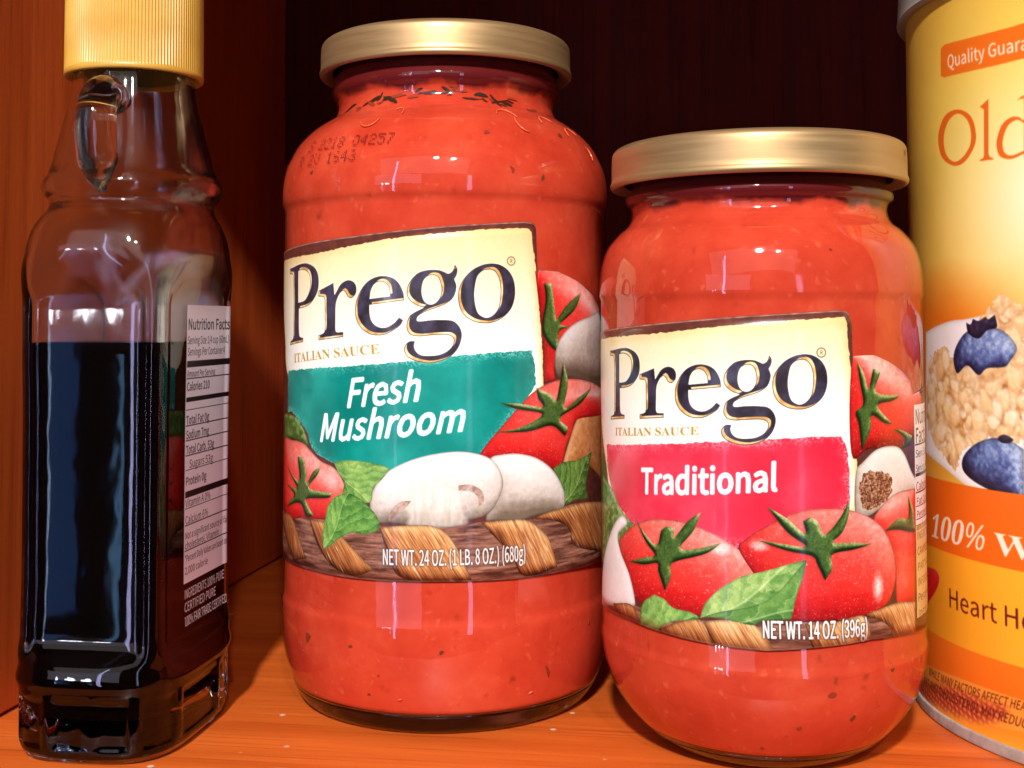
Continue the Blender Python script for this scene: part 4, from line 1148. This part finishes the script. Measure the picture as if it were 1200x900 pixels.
def paint_syrup():
    """Back label of the syrup: a pale facts box, and three lines of white print on clear film below it."""
    A = Art('syrup_print', 0, 36, 25, 101, 12, (240, 230, 244))
    ink = (24, 16, 24)
    rows = [(95, 2.5, 'Nutrition Facts', .95, .1, 0), (91.6, 1.8, 'Serving Size 1/4 cup (60mL)', .93, 0, 0), (88.9, 1.8, 'Servings Per Container 4', .85, 0, 0), (87.9, 0, '', 0, 0, 1.5),
            (83.9, 1.5, 'Amount Per Serving', .62, .05, .22), (80.7, 1.9, 'Calories 210', .5, .08, 0), (79.4, 0, '', 0, 0, 1.1), (76.6, 0, '', 0, 0, .22),
            (72.9, 1.9, 'Total Fat 0g', .5, .08, .22), (69.5, 1.9, 'Sodium 7mg', .5, .08, .22), (66, 1.9, 'Total Carb. 53g', .62, .08, .22), (62.6, 1.9, '   Sugars 53g', .6, 0, .22),
            (58.7, 1.9, 'Protein 0g', .45, .08, 0), (57.6, 0, '', 0, 0, 1.5), (53.7, 1.8, 'Vitamin A 0%', .55, 0, .22), (49.8, 1.8, 'Calcium 6%', .5, 0, .22),
            (46.3, 1.6, 'Not a significant source of fat', .95, 0, 0), (44.0, 1.6, 'cholesterol, Vitamin', .75, 0, .22), (41, 1.6, '*Percent Daily Values are based on', .95, 0, 0), (38.2, 1.6, '2,000 calorie', .5, 0, 0)]
    facts(A, 0, 36, 101, 36.2, ((236, 224, 240), ink), [(v, h, x, w*.76, b, r) for v, h, x, w, b, r in rows])
    low = A.V < 36.2
    A.px[low] = 0
    for v, t, w in ((32.6, 'INGREDIENTS 100% PURE', .9), (29.6, 'CERTIFIED PURE', .7), (26.4, '100% FAIR TRADE CERTIFIED', .95)):
        t = ''.join(c for c in t if c in GLY['N'])
        A.text('N', t, (.4, v), (.4 + 27*w, v), (.4, v + 2.1), (240, 226, 236), bold=.06)
    A.al = np.where(low, A.px.max(-1), .97).astype(np.float32)
    A.px[low] = srgb(240, 226, 236)
    return A


# ------------------------------------------------------------------ the cabinet: shelf board, side wall, back wall, board above
WALL_A = R(8.55)                      # the side wall runs back and slightly to the right
WX, WY = -0.1255, 0.2978              # a point at the foot of the side wall
wd = Vector((math.sin(WALL_A), math.cos(WALL_A), 0))


def setting(name, me, m, kind='structure'):
    o = link(name, me, m)
    o['kind'] = kind
    o.rotation_euler = (0, 0, -WALL_A)
    o.location = (WX, WY, 0)
    return o


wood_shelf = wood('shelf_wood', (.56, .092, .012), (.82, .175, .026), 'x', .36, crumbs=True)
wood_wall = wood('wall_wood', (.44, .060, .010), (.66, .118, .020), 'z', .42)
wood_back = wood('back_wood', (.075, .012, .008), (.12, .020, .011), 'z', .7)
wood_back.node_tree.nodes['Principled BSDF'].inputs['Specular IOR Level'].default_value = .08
EDGE = -0.048                         # front edge of shelf and side wall; the board above reaches further out
FRONT, BACK = -0.112, 0.205           # along the side wall, from the point above
setting('cabinet_shelf', box('cabinet_shelf', -.02, .62, EDGE, BACK + .015, -.019, 0, .0012), wood_shelf)
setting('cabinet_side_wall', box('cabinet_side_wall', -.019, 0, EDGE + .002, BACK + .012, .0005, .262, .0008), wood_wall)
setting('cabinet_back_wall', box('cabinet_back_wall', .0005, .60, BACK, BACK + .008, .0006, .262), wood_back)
setting('cabinet_top_board', box('cabinet_top_board', -.02, .62, FRONT, BACK + .015, .2625, .2815, .0012), wood_shelf)


# ------------------------------------------------------------------ printed sheets
def print_mat(name, A, rough=.34, coat=.32):
    m, nt, p = mat(name)
    t = nt.nodes.new('ShaderNodeTexImage')
    t.image = A.image()
    t.extension = 'EXTEND'
    t.interpolation = 'Cubic'
    nt.links.new(t.outputs[0], p.inputs['Base Color'])
    p.inputs['Roughness'].default_value = rough
    p.inputs['Specular IOR Level'].default_value = .4
    p.inputs['Coat Weight'].default_value = coat
    p.inputs['Coat Roughness'].default_value = .09
    n = node(nt, 'ShaderNodeTexNoise', Scale=55.0, Detail=2.0)
    nt.links.new(coords(nt), n.inputs['Vector'])
    b = bump(nt, n.outputs[0], .22, .0008)
    nt.links.new(b, p.inputs['Coat Normal'])
    nt.links.new(b, p.inputs['Normal'])
    if A.al is not None:
        tr = node(nt, 'ShaderNodeBsdfTransparent')
        mx = nt.nodes.new('ShaderNodeMixShader')
        nt.links.new(t.outputs[1], mx.inputs[0])
        nt.links.new(tr.outputs[0], mx.inputs[1])
        nt.links.new(p.outputs[0], mx.inputs[2])
        nt.links.new(mx.outputs[0], nt.nodes['Material Output'].inputs[0])
    return m


def set_uv(me, A, uv):
    l = me.uv_layers.new(name='print')
    d = np.empty((len(me.loops), 2), np.float32)
    for i, lp in enumerate(me.loops):
        u, v = uv[lp.vertex_index]
        d[i] = ((u - A.u0)/(A.u1 - A.u0), (v - A.v0)/(A.v1 - A.v0))
    l.data.foreach_set('uv', d.ravel())


def wrap_label(name, r, top, bot, A, u0, u1, thick=.12):
    """A die-cut paper label bent round a jar: outer face, inner face and edges."""
    T, B = [p[:2] for p in art_pts(top)], [p[:2] for p in art_pts(bot)]
    us = np.unique(np.concatenate([np.linspace(u0, u1, 150), [p[0] for p in T]]))
    ty = np.interp(us, [p[0] for p in T], [p[1] for p in T])
    by = np.interp(us, [p[0] for p in B], [p[1] for p in B])
    n = 26
    vs, uv = [], []
    for lay in (0, 1):
        rr = r + (thick if lay == 0 else 0)
        for i, u in enumerate(us):
            for j in range(n):
                v = by[i] + (ty[i] - by[i])*j/(n - 1)
                vs.append((rr*math.sin(u/r)*MM, -rr*math.cos(u/r)*MM, v*MM))
                uv.append((u, v))
    m = len(us)
    fs = []
    N = m*n
    for i in range(m - 1):
        for j in range(n - 1):
            a = i*n + j
            fs.append((a, a + n, a + n + 1, a + 1))
            fs.append((N + a, N + a + 1, N + a + n + 1, N + a + n))
    rim = [i*n for i in range(m)] + [(m - 1)*n + j for j in range(1, n)] + [i*n + n - 1 for i in range(m - 2, -1, -1)] + [j for j in range(n - 2, 0, -1)]
    for a, b in zip(rim, rim[1:] + rim[:1]):
        fs.append((a, N + a, N + b, b))
    me = mesh(name, vs, fs)
    me.polygons.foreach_set('use_smooth', [True]*len(me.polygons))
    set_uv(me, A, uv)
    return me


DOTS = {'0': '0E 11 11 11 11 11 0E', '1': '04 0C 04 04 04 04 0E', '2': '0E 11 01 06 08 10 1F', '3': '0E 11 01 06 01 11 0E', '4': '02 06 0A 12 1F 02 02', '5': '1F 10 1E 01 01 11 0E',
        '6': '06 08 10 1E 11 11 0E', '7': '1F 01 02 04 04 08 08', '8': '0E 11 11 0E 11 11 0E', 'S': '0F 10 10 0E 01 01 1E', 'R': '1E 11 11 1E 14 12 11', 'V': '11 11 11 11 11 0A 04', 'b': '10 10 16 19 11 11 1E', ' ': '00 00 00 00 00 00 00'}


def dot_code(name, lines, radius_at, u0, v0, size, rdot, ref):
    """Ink-jet dots lying on a surface of revolution; radius_at(height mm) -> radius mm."""
    vs, fs = [], []
    rnd = random.Random(4)
    for li, (txt, du) in enumerate(lines):
        for ci, ch in enumerate(txt):
            for ry, hx in enumerate(DOTS[ch].split()):
                bits = int(hx, 16)
                for rx in range(5):
                    if not bits >> (4 - rx) & 1 or rnd.random() < .07:
                        continue
                    u = u0 + du + ci*size*1.05 + rx*size*.165 + rnd.uniform(-.03, .03)
                    v = v0 - li*size*1.75 - ry*size*.19 + rnd.uniform(-.03, .03)
                    r = radius_at(v) + .06
                    b = len(vs)
                    ang = u/ref
                    for k in range(7):
                        a = 2*math.pi*k/7
                        uu, vv = rdot*math.cos(a), rdot*math.sin(a)
                        r2 = radius_at(v + vv) + .06
                        vs.append((r2*math.sin(ang + uu/r)*MM, -r2*math.cos(ang + uu/r)*MM, (v + vv)*MM))
                    vs.append((0, 0, 0))
                    vs.pop()
                    fs.append(tuple(range(b, b + 7)))
    return mesh(name, vs, fs, False)


# ------------------------------------------------------------------ the two sauce jars
glass = thin_glass('jar_glass')
heel_glass = solid_glass('heel_glass', (.93, .95, .92), 0.0, .05)
gold = None


def lid_mat():
    m, nt, p = mat('gold_lid_metal')
    n = node(nt, 'ShaderNodeTexNoise', Scale=1.0, Detail=4.0)
    nt.links.new(coords(nt, (40, 40, 900)), n.inputs['Vector'])
    col = ramp(nt, n.outputs[0], [(.3, (.41, .265, .120)), (.7, (.49, .325, .155))])
    nt.links.new(col, p.inputs['Base Color'])
    p.inputs['Metallic'].default_value = .7
    r2 = ramp(nt, n.outputs[0], [(.3, (.42,)*3), (.7, (.54,)*3)])
    nt.links.new(r2, p.inputs['Roughness'])
    nt.links.new(bump(nt, n.outputs[0], .08, .0002), p.inputs['Normal'])
    p.inputs['Coat Weight'].default_value = .2
    p.inputs['Coat Roughness'].default_value = .2
    return m


gold = lid_mat()
herb = plain('herb_green', (.030, .013, .006), .6, 0, .2)
herb3 = plain('herb_pale', (.15, .036, .013), .6, 0, .2)
herb2 = plain('herb_brown', (.27, .036, .012), .6, 0, .2)
ink = plain('code_ink', (.11, .008, .006), .6, 0, .1)


def flake(a, h, r, l, w, rot, m, parent, thick=.25):
    """A shred of herb pressed against the inside of the glass: an uneven bent lozenge."""
    n = 9
    rnd = random.Random(int(a*977 + h*31))
    vs, fs = [], []
    bend = rnd.uniform(-.6, .6)
    for lay in (0, 1):
        for side in (1, -1):
            for i in range(n):
                t = i/(n - 1)*2 - 1
                x = t*l/2
                y = side*w/2*(1 - t*t)**.6*(.7 + .6*rnd.random()) + bend*w*(1 - t*t)
                u = x*math.cos(rot) - y*math.sin(rot)
                v = x*math.sin(rot) + y*math.cos(rot)
                rr = r(h + v) + (thick if lay == 0 else -.3)
                ang = a + u/rr
                vs.append((rr*math.sin(ang)*MM, -rr*math.cos(ang)*MM, (h + v)*MM))
    for i in range(n - 1):
        fs.append((i, i + 1, n + i + 1, n + i))
        fs.append((2*n + i, 3*n + i, 3*n + i + 1, 2*n + i + 1))
        fs.append((i, 2*n + i, 2*n + i + 1, i + 1))
        fs.append((n + i, n + i + 1, 3*n + i + 1, 3*n + i))
    return link('herb_flake', mesh('herb_flake', vs, fs, False), m, parent)


def sauce_jar(label, loc, outer, heel_h, fill, lid, A, ltop, lbot, lr, lu, seed):
    t = thing('sauce_jar', label, 'jar', loc)
    P = curve_pts(outer, 5)
    # wall of the jar above the heel
    i0 = next(i for i, p in enumerate(P) if p[1] > heel_h and p[0] > 25)
    wall = [tuple(p) + (1,) for p in P[i0:]]
    inner = [(p[0] - 1.6, p[1], 1) for p in P[i0:][::-1] if p[1] > fill + 6]
    link('glass', lathe('glass', wall + inner[:1], 160, 1), glass, t)
    # thick heel of clear glass
    heel = [tuple(p) + (1,) for p in P[:i0 + 1]]
    rh = P[i0][0]
    link('glass_base', lathe('glass_base', heel + [(rh - .35, heel_h + .9, 1), (rh - 1.2, heel_h + .25, 1), (0, heel_h + .1, 1)], 160, 1), heel_glass, t)

    ro = np.array([p[0] for p in P[i0:]])
    ho = np.array([p[1] for p in P[i0:]])

    def rad(h):
        return float(np.interp(h, ho, ro))
    hs = list(np.arange(heel_h + 1.2, ho.max() - 1.5, .8))
    sp = [(0, heel_h + .3, 1), (rad(heel_h + .4) - 2.2, heel_h + .4, 1)] + [(rad(h) - .45, h, 1) for h in hs] + [(0, hs[-1] + .1, 1)]
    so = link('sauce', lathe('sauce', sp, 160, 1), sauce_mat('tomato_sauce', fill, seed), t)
    # lid: rolled lower edge, plain side, rounded shoulder, sunk centre
    hb, ht, R_ = lid
    lp = [(R_ - 3.4, hb + 1.2), (R_ - 1.0, hb + .1), (R_ - .1, hb + .5), (R_ + .05, hb + 1.2), (R_ - .25, hb + 2.0, 1), (R_ - .35, ht - 2.4), (R_ - .75, ht - .9), (R_ - 1.9, ht - .1), (R_ - 3.2, ht, 1), (R_ - 4.4, ht - .6), (R_ - 6, ht - .8, 1), (0, ht - .8, 1)]
    lo = link('lid', lathe('lid', lp, 160, 5), gold, t)
    lb = link('label', wrap_label('label', lr, ltop, lbot, A, *lu), print_mat(A.name, A), t)
    return t, so, lo, rad


PROF1 = [(0, 1.4), (31.5, 1.2, 1), (33.5, 0), (35.8, 0.1), (37.6, 1.2), (39.0, 3.2), (40.6, 6.8), (41.9, 11.5), (42.8, 17.5), (43.1, 23), (43.1, 26.3, 1), (42.6, 27.4, 1), (42.6, 126, 1), (43.3, 127, 1), (43.5, 130), (43.3, 133), (42.7, 136), (41.5, 138.9), (39.4, 142.6), (36.2, 146), (32.9, 148.4), (30.4, 150), (29.4, 151.6), (29, 153.3), (29.3, 155.2, 1), (30.4, 156.5), (30.6, 157.8), (30.2, 159), (29.6, 160, 1), (29.6, 167, 1)]
PROF2 = [(0, 1.4), (17, 1.2, 1), (19, 0), (21.5, 0.3), (24.8, 2.0), (28.5, 5), (31.8, 8.8), (34.6, 13.4), (36.4, 18.6), (37.25, 24.5, 1), (36.85, 25.5, 1), (36.85, 101.5, 1), (37.25, 102.5, 1), (37.1, 106), (36.6, 110), (35.4, 113.7), (33, 116.9), (31, 118.7), (30, 120.2), (29.6, 122), (29.8, 123.3, 1), (30.8, 124.1), (31, 125.3), (30.5, 126.4, 1), (29.8, 127.2, 1), (29.8, 134, 1)]
ART1 = paint_mushroom()
ART2 = paint_traditional()
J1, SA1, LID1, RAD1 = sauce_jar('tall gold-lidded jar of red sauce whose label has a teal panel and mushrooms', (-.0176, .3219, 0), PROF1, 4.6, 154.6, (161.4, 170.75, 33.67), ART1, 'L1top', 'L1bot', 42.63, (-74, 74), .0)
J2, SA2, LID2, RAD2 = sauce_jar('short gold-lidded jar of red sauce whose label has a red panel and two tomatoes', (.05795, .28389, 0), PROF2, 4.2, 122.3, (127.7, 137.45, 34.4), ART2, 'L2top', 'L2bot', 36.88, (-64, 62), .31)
rnd = random.Random(11)


def inner1(h):
    return RAD1(h) - .42


def inner2(h):
    return RAD2(h) - .42


# herbs gathered at the fill line of the tall jar, and single shreds lower down in both
for k in range(34):
    a = rnd.choice((-.62, .52, .0)) + rnd.gauss(0, .26)
    dh = -1.0 - 2.2*abs(a) + rnd.gauss(0, .55)
    l = rnd.uniform(1.4, 5.2)
    flake(a, 154.0 + dh, inner1, l, rnd.uniform(.35, .30 + .2*l), rnd.gauss(.1 if a < 0 else -.1, .45), herb if rnd.random() < .62 else herb2, SA1)
for a, h, l, w, rot, m in ((.30, 141.5, 1.9, 1.3, .3, herb2), (.86, 143.0, 1.8, 1.5, .6, herb), (.62, 131.2, 2.0, 1.0, 1.2, herb), (.42, 132.6, 2.2, 1.0, 1.9, herb2), (-.82, 133.4, 1.3, .9, .4, herb), (-1.1, 130, 1.4, .8, 1.8, herb2),
                        (.03, 20.5, 1.7, 1.1, .6, herb), (-.50, 20.6, 1.4, .9, .2, herb), (-.84, 20.2, 3.2, 2.4, .7, herb2), (-.40, 9.6, 1.2, .7, .2, herb), (.66, 13.6, 4.2, 1.0, -1.2, herb2), (1.02, 22.5, 1.8, .9, 1.4, herb2), (-.33, 14.6, .9, .7, 0, herb2)):
    flake(a, h, inner1, l*.8, w*.7, rot, herb3 if m is herb else m, SA1, .15)
for a, h, l, w, rot, m in ((.02, 13.2, 1.6, 1.2, .4, herb2), (.36, 14.6, 1.8, 1.2, .9, herb), (.20, 20.2, 2.4, 1.6, .2, herb2), (1.0, 23.2, 2.4, 1.0, -1.1, herb), (.62, 24.0, 1.5, .9, .2, herb), (.23, 111.5, .9, .7, 0, herb2), (-.2, 7.5, 1.2, .8, .2, herb2)):
    flake(a, h, inner2, l*.8, w*.7, rot, herb3 if m is herb else m, SA2, .15)

# ink-jet code on the shoulder of the tall jar, and a tiny one on the short jar's lid
link('date_code', dot_code('date_code', [('S 2218 04257', 0), ('R 2V 1643', -2.2)], RAD1, -36.5, 141.4, 2.15, .165, 40.0), ink, J1)
link('date_code', dot_code('date_code', [('b7', 0)], lambda h: 34.15, 36.2, 134.8, 1.0, .12, 34.4), ink, J2)


def emboss(parent, rad, arcs, r=.22):
    """Raised scrolls moulded in the glass of the shoulder."""
    for (a0, h0, ra, th0, th1) in arcs:
        pts, rr = [], []
        for i in range(15):
            th = th0 + (th1 - th0)*i/14
            k = ra*(1 - .35*i/14)
            u, v = k*math.cos(th), k*math.sin(th)
            h = h0 + v
            q = rad(h) + .02
            ang = a0 + u/q
            pts.append((q*math.sin(ang)*MM, -q*math.cos(ang)*MM, h*MM))
            rr.append(r*MM*(.35 + .65*math.sin(math.pi*(i + 1)/16)))
        link('moulded_scroll', tube('moulded_scroll', pts, rr, 8), glass_relief, parent)


glass_relief = plain('glass_relief', (.74, .12, .045), .12, 0, .8)
emboss(J1, RAD1, [(-.46, 146.5, 3.2, 3.4, 6.1), (-.30, 147.6, 1.6, -.4, 2.4), (.47, 146, 3.4, .2, 2.5), (.60, 144.6, 3.0, 2.2, 4.6), (.82, 145.2, 3.2, .5, 2.8), (1.02, 142.6, 3.6, .4, 2.9), (1.1, 139.5, 2.4, -.9, 1.2)])
# mould letters and stippling low on the tall jar
for a in (-.215, -.205, .55, .558):
    emboss(J1, RAD1, [(a, 8.2, 1.4, 1.3, 1.9)], .14)


# ------------------------------------------------------------------ oats canister
ART3 = paint_oats()
OC = thing('oats_canister', 'large yellow cardboard canister of oats printed with a bowl of blueberries', 'canister', (.16734, .29812, 0))
RC = 65.302


def tube_body():
    seg, hs = 192, [0.0] + list(np.linspace(2.6, 182, 40))
    vs, uv, fs = [], [], []
    for h in hs:
        for k in range(seg + 1):
            a = -math.pi + 2*math.pi*k/seg
            vs.append((RC*math.sin(a)*MM, -RC*math.cos(a)*MM, h*MM))
            uv.append((a*RC, h))
    for i in range(len(hs) - 1):
        for k in range(seg):
            a = i*(seg + 1) + k
            fs.append((a, a + 1, a + seg + 2, a + seg + 1))
    me = mesh('cardboard_tube', vs, fs)
    set_uv(me, ART3, uv)
    return me


link('cardboard_tube', tube_body(), print_mat('oats_print', ART3, .42, .25), OC)


def rim_mat():
    m, nt, p = mat('grey_board')
    n = node(nt, 'ShaderNodeTexNoise', Scale=160.0, Detail=6.0, Roughness=.7)
    nt.links.new(coords(nt), n.inputs['Vector'])
    nt.links.new(ramp(nt, n.outputs[0], [(.3, (.27, .22, .19)), (.7, (.52, .44, .40))]), p.inputs['Base Color'])
    p.inputs['Roughness'].default_value = .75
    nt.links.new(bump(nt, n.outputs[0], .3, .0004), p.inputs['Normal'])
    return m


link('bottom_rim', lathe('bottom_rim', [(0, 1.2, 1), (RC - 3, 1.2, 1), (RC - 1.6, 0), (RC + .2, .15), (RC + .55, .8), (RC + .55, 2.4), (RC + .35, 2.9), (RC - .6, 3.0, 1)], 192, 4), rim_mat(), OC)
link('lid', lathe('lid', [(RC - .5, 174.6, 1), (RC + 1.4, 174.4), (RC + 2.2, 175), (RC + 2.1, 176), (RC + 1.7, 183), (RC + .9, 184.6), (RC - 1, 185, 1), (RC - 3, 183.6), (0, 183.6, 1)], 192, 4), plain('white_plastic', (.42, .38, .33), .35, 0, .5), OC)

# ------------------------------------------------------------------ syrup bottle
SB = thing('syrup_bottle', 'half full clear glass bottle of dark syrup with ribbed yellow cap and loop handle', 'bottle', (-.0915, .290, 0), R(-8))
SEC = [(0, 17.5, 23, 3.4), (1.2, 18.6, 24.4, 3.6), (4, 19.2, 25, 3.8), (13, 19.2, 25, 3.8), (15.5, 19.3, 25.1, 3.8), (17.5, 20.0, 25.8, 3.8), (19.5, 19.6, 25.4, 3.8), (23, 18.9, 24.7, 3.8), (40, 18.7, 24.4, 3.8), (75, 18.8, 24.5, 3.8), (90, 19.1, 24.8, 3.8), (104, 19.2, 24.8, 3.8), (110, 19.3, 25.0, 3.7), (114, 19.4, 24.9, 3.5), (117.5, 19.3, 24.2, 3.1), (120.3, 19.0, 22.8, 2.7), (122.4, 18.5, 21.0, 2.3), (124, 18.3, 19.4, 2.2), (125.4, 18.7, 19.2, 2.1), (127.2, 20.7, 20.9, 2), (128.6, 21.2, 21.2, 2), (130.0, 20.8, 20.8, 2), (131.4, 19.6, 19.6, 2), (135, 18.6, 18.6, 2), (142, 16.8, 16.8, 2), (148, 15.4, 15.4, 2), (154, 14.4, 14.4, 2), (160, 14.0, 14.0, 2), (168, 13.6, 13.6, 2)]
_h = np.arange(0, 168.01, .7)
_s = np.array([np.interp(_h, [s[0] for s in SEC], [s[k] for s in SEC]) for k in (1, 2, 3)])
for _ in range(1):
    _s[:, 2:-1] = (_s[:, 1:-2] + 2*_s[:, 2:-1] + _s[:, 3:])/4


def sstep(a, b, x):
    t = min(1, max(0, (x - a)/(b - a)))
    return t*t*(3 - 2*t)


def section(h, off=0.0, deep=True, seg=192):
    a, b, n = (float(np.interp(h, _h, _s[k])) for k in range(3))
    w_ = sstep(20, 27, h)*sstep(114, 100, h)
    n, a, b = n + 5.0*w_, a*(1 - .082*w_), b*(1 - .082*w_)
    pts = []
    for k in range(seg):
        t = 2*math.pi*k/seg
        c, s = math.cos(t), math.sin(t)
        x = math.copysign(abs(c)**(2/n), c)
        y = math.copysign(abs(s)**(2/n), s)
        X, Y = a*x, b*y
        d = off
        if deep:
            # sunk panels on the four faces of the body, arched at the top
            win = sstep(21, 25, h)
            fx, fy = abs(X)/(.78*a), abs(Y)/(.80*b)
            if abs(Y)/b > abs(X)/a:
                arch = sstep(112, 106, h + 7*fx*fx)
                d -= .75*win*arch*sstep(1.05, .88, fx)
            else:
                arch = sstep(112, 106, h + 7*fy*fy)
                d -= .55*win*arch*sstep(1.05, .88, fy)
            # round cornered panels pressed into the foot
            base = sstep(2.6, 4.2, h)*sstep(14.6, 13.2, h)
            if base > 0:
                q = (math.atan2(Y*.85, X)/(2*math.pi)*14 + .25) % 1
                d -= .7*base*sstep(.40, .33, abs(q - .5))
        L = math.hypot(X/a/a, Y/b/b) or 1
        nx, ny = abs(x)**(n - 1)/a*(1 if X > 0 else -1), abs(y)**(n - 1)/b*(1 if Y > 0 else -1)
        L = math.hypot(nx, ny) or 1
        pts.append((X + d*nx/L, Y + d*ny/L))
    return pts


def loft(name, hs, off, deep, cap0, cap1, flip=False, seg=192):
    vs, fs = [], []
    for h, o in zip(hs, off):
        for x, y in section(h, o, deep, seg):
            vs.append((x*MM, y*MM, h*MM))
    for i in range(len(hs) - 1):
        for k in range(seg):
            a, b = i*seg + k, i*seg + (k + 1) % seg
            fs.append((a, b, b + seg, a + seg))
    if cap0:
        fs.append(tuple(range(seg))[::-1])
    if cap1:
        fs.append(tuple(range((len(hs) - 1)*seg, len(hs)*seg)))
    return vs, fs


def bottle_glass():
    seg = 192
    ho = list(np.arange(0, 168, .7))
    v1, f1 = loft('o', ho, [0]*len(ho), True, True, False, seg=seg)
    hi = list(np.arange(9.0, 168, 1.4))
    oi = [-2.3 - 3.5*(1 - sstep(9, 15, h)) for h in hi]
    v2, f2 = loft('i', hi, oi, False, True, False, seg=seg)
    n = len(v1)
    f = f1 + [tuple(n + i for i in q)[::-1] for q in f2]
    a0, b0 = (len(ho) - 1)*seg, n + (len(hi) - 1)*seg
    for k in range(seg):
        f.append((a0 + k, a0 + (k + 1) % seg, b0 + (k + 1) % seg, b0 + k))
    return mesh('glass', v1 + v2, f), len(f1), len(f2)


bg = solid_glass('bottle_glass', (.97, .985, .97), .035, .09)
me, nf1, nf2 = bottle_glass()
link('glass', me, bg, SB)
me.materials.append(solid_glass('filmed_glass', (.97, .97, .97), .12, .3))   # inside of the bottle, filmed with syrup
for p_ in me.polygons[nf1 + 1:nf1 + nf2]:
    if .088 < p_.center.z < .146:
        p_.material_index = 1
hi = [8.9] + list(np.arange(9.0, 92, 1.4)) + [92.2]
v, f = loft('s', hi, [-2.2 - 3.5*(1 - sstep(9, 15, h)) for h in hi], False, True, True)
me = mesh('syrup', v, f)


def syrup_mat():
    m, nt, p = mat('dark_syrup')
    p.inputs['Base Color'].default_value = (.004, .0012, .0008, 1)
    p.inputs['Roughness'].default_value = .06
    p.inputs['Specular IOR Level'].default_value = .02
    return m


link('syrup', me, syrup_mat(), SB)
# loop handle on the narrow front face of the neck
path = [(0, -11.5, 151.0), (0, -15.5, 152.6), (0, -19.5, 152.2), (0, -22.6, 149.6), (0, -23.8, 145.5), (0, -23.6, 141.5), (0, -22.8, 138), (0, -21.9, 134.8), (0, -20.8, 131.8), (0, -19.0, 129.6)]
q = np.array(path)
ts = np.linspace(0, len(q) - 1, 60)
pp = np.stack([np.interp(ts, np.arange(len(q)), q[:, k]) for k in range(3)], 1)
for _ in range(12):
    pp[1:-1] = (pp[:-2] + 2*pp[1:-1] + pp[2:])/4
rr = [np.interp(i/(len(pp) - 1), [0, .25, .5, .75, 1], [3.6, 4.2, 4.6, 4.4, .7])*MM for i in range(len(pp))]
lh = link('loop_handle', tube('loop_handle', [(q[0]*MM, q[1]*MM, (q[2] - 3.2)*MM) for q in pp], rr, 20), bg, SB)
lh.rotation_euler = (0, 0, R(5))


def cap_mesh():
    n = 132
    def wob(a, h):
        return .17*math.cos(a*n) if 156.6 < h < 176.5 else 0.0
    prof = [(13.8, 156.2, 1), (15.2, 155.3), (16.0, 155.4), (16.25, 156.0), (16.2, 156.5, 1)] + [(16.05, 157, 1), (16.0, 166, 1), (15.95, 176.2, 1)] + [(15.8, 177), (15.0, 178), (13.5, 178.2, 1), (0, 178.2, 1)]
    return lathe('cap', prof, n*6, 3, wob=wob)


def cap_mat():
    m, nt, p = mat('yellow_plastic')
    p.inputs['Base Color'].default_value = (.72, .36, .065, 1)
    p.inputs['Roughness'].default_value = .38
    p.inputs['Subsurface Weight'].default_value = .2
    p.inputs['Subsurface Radius'].default_value = (1, .5, .1)
    p.inputs['Subsurface Scale'].default_value = .002
    n = node(nt, 'ShaderNodeTexNoise', Scale=90.0, Detail=4.0)
    nt.links.new(coords(nt), n.inputs['Vector'])
    nt.links.new(ramp(nt, n.outputs[0], [(.35, (.56, .295, .04)), (.65, (.66, .365, .06))]), p.inputs['Base Color'])
    return m


link('cap', cap_mesh(), cap_mat(), SB)

# back label, on the right hand face
ART4 = paint_syrup()


def bottle_label():
    seg = 720
    k0 = -1
    hs = np.linspace(25.2, 100.8, 40)
    vs, uv, fs = [], [], []
    cols = None
    for h in hs:
        P = section(h, .08, True, seg)
        row, s, i, last = [], 0.0, k0, None
        while s < 35.6:
            p = P[i % seg]
            if last is not None:
                s += math.hypot(p[0] - last[0], p[1] - last[1])
            row.append((p[0], p[1], s))
            last = p
            i += 1
        S_ = np.array(row)
        u = np.linspace(0, 35.4, 60)
        x, y = np.interp(u, S_[:, 2], S_[:, 0]), np.interp(u, S_[:, 2], S_[:, 1])
        for a, b, c in zip(x, y, u):
            vs.append((a*MM, b*MM, h*MM))
            uv.append((c, h))
    for i in range(len(hs) - 1):
        for k in range(59):
            a = i*60 + k
            fs.append((a, a + 1, a + 61, a + 60))
    me = mesh('facts_label', vs, fs)
    set_uv(me, ART4, uv)
    return me


link('facts_label', bottle_label(), print_mat('syrup_print', ART4, .4, .3), SB)
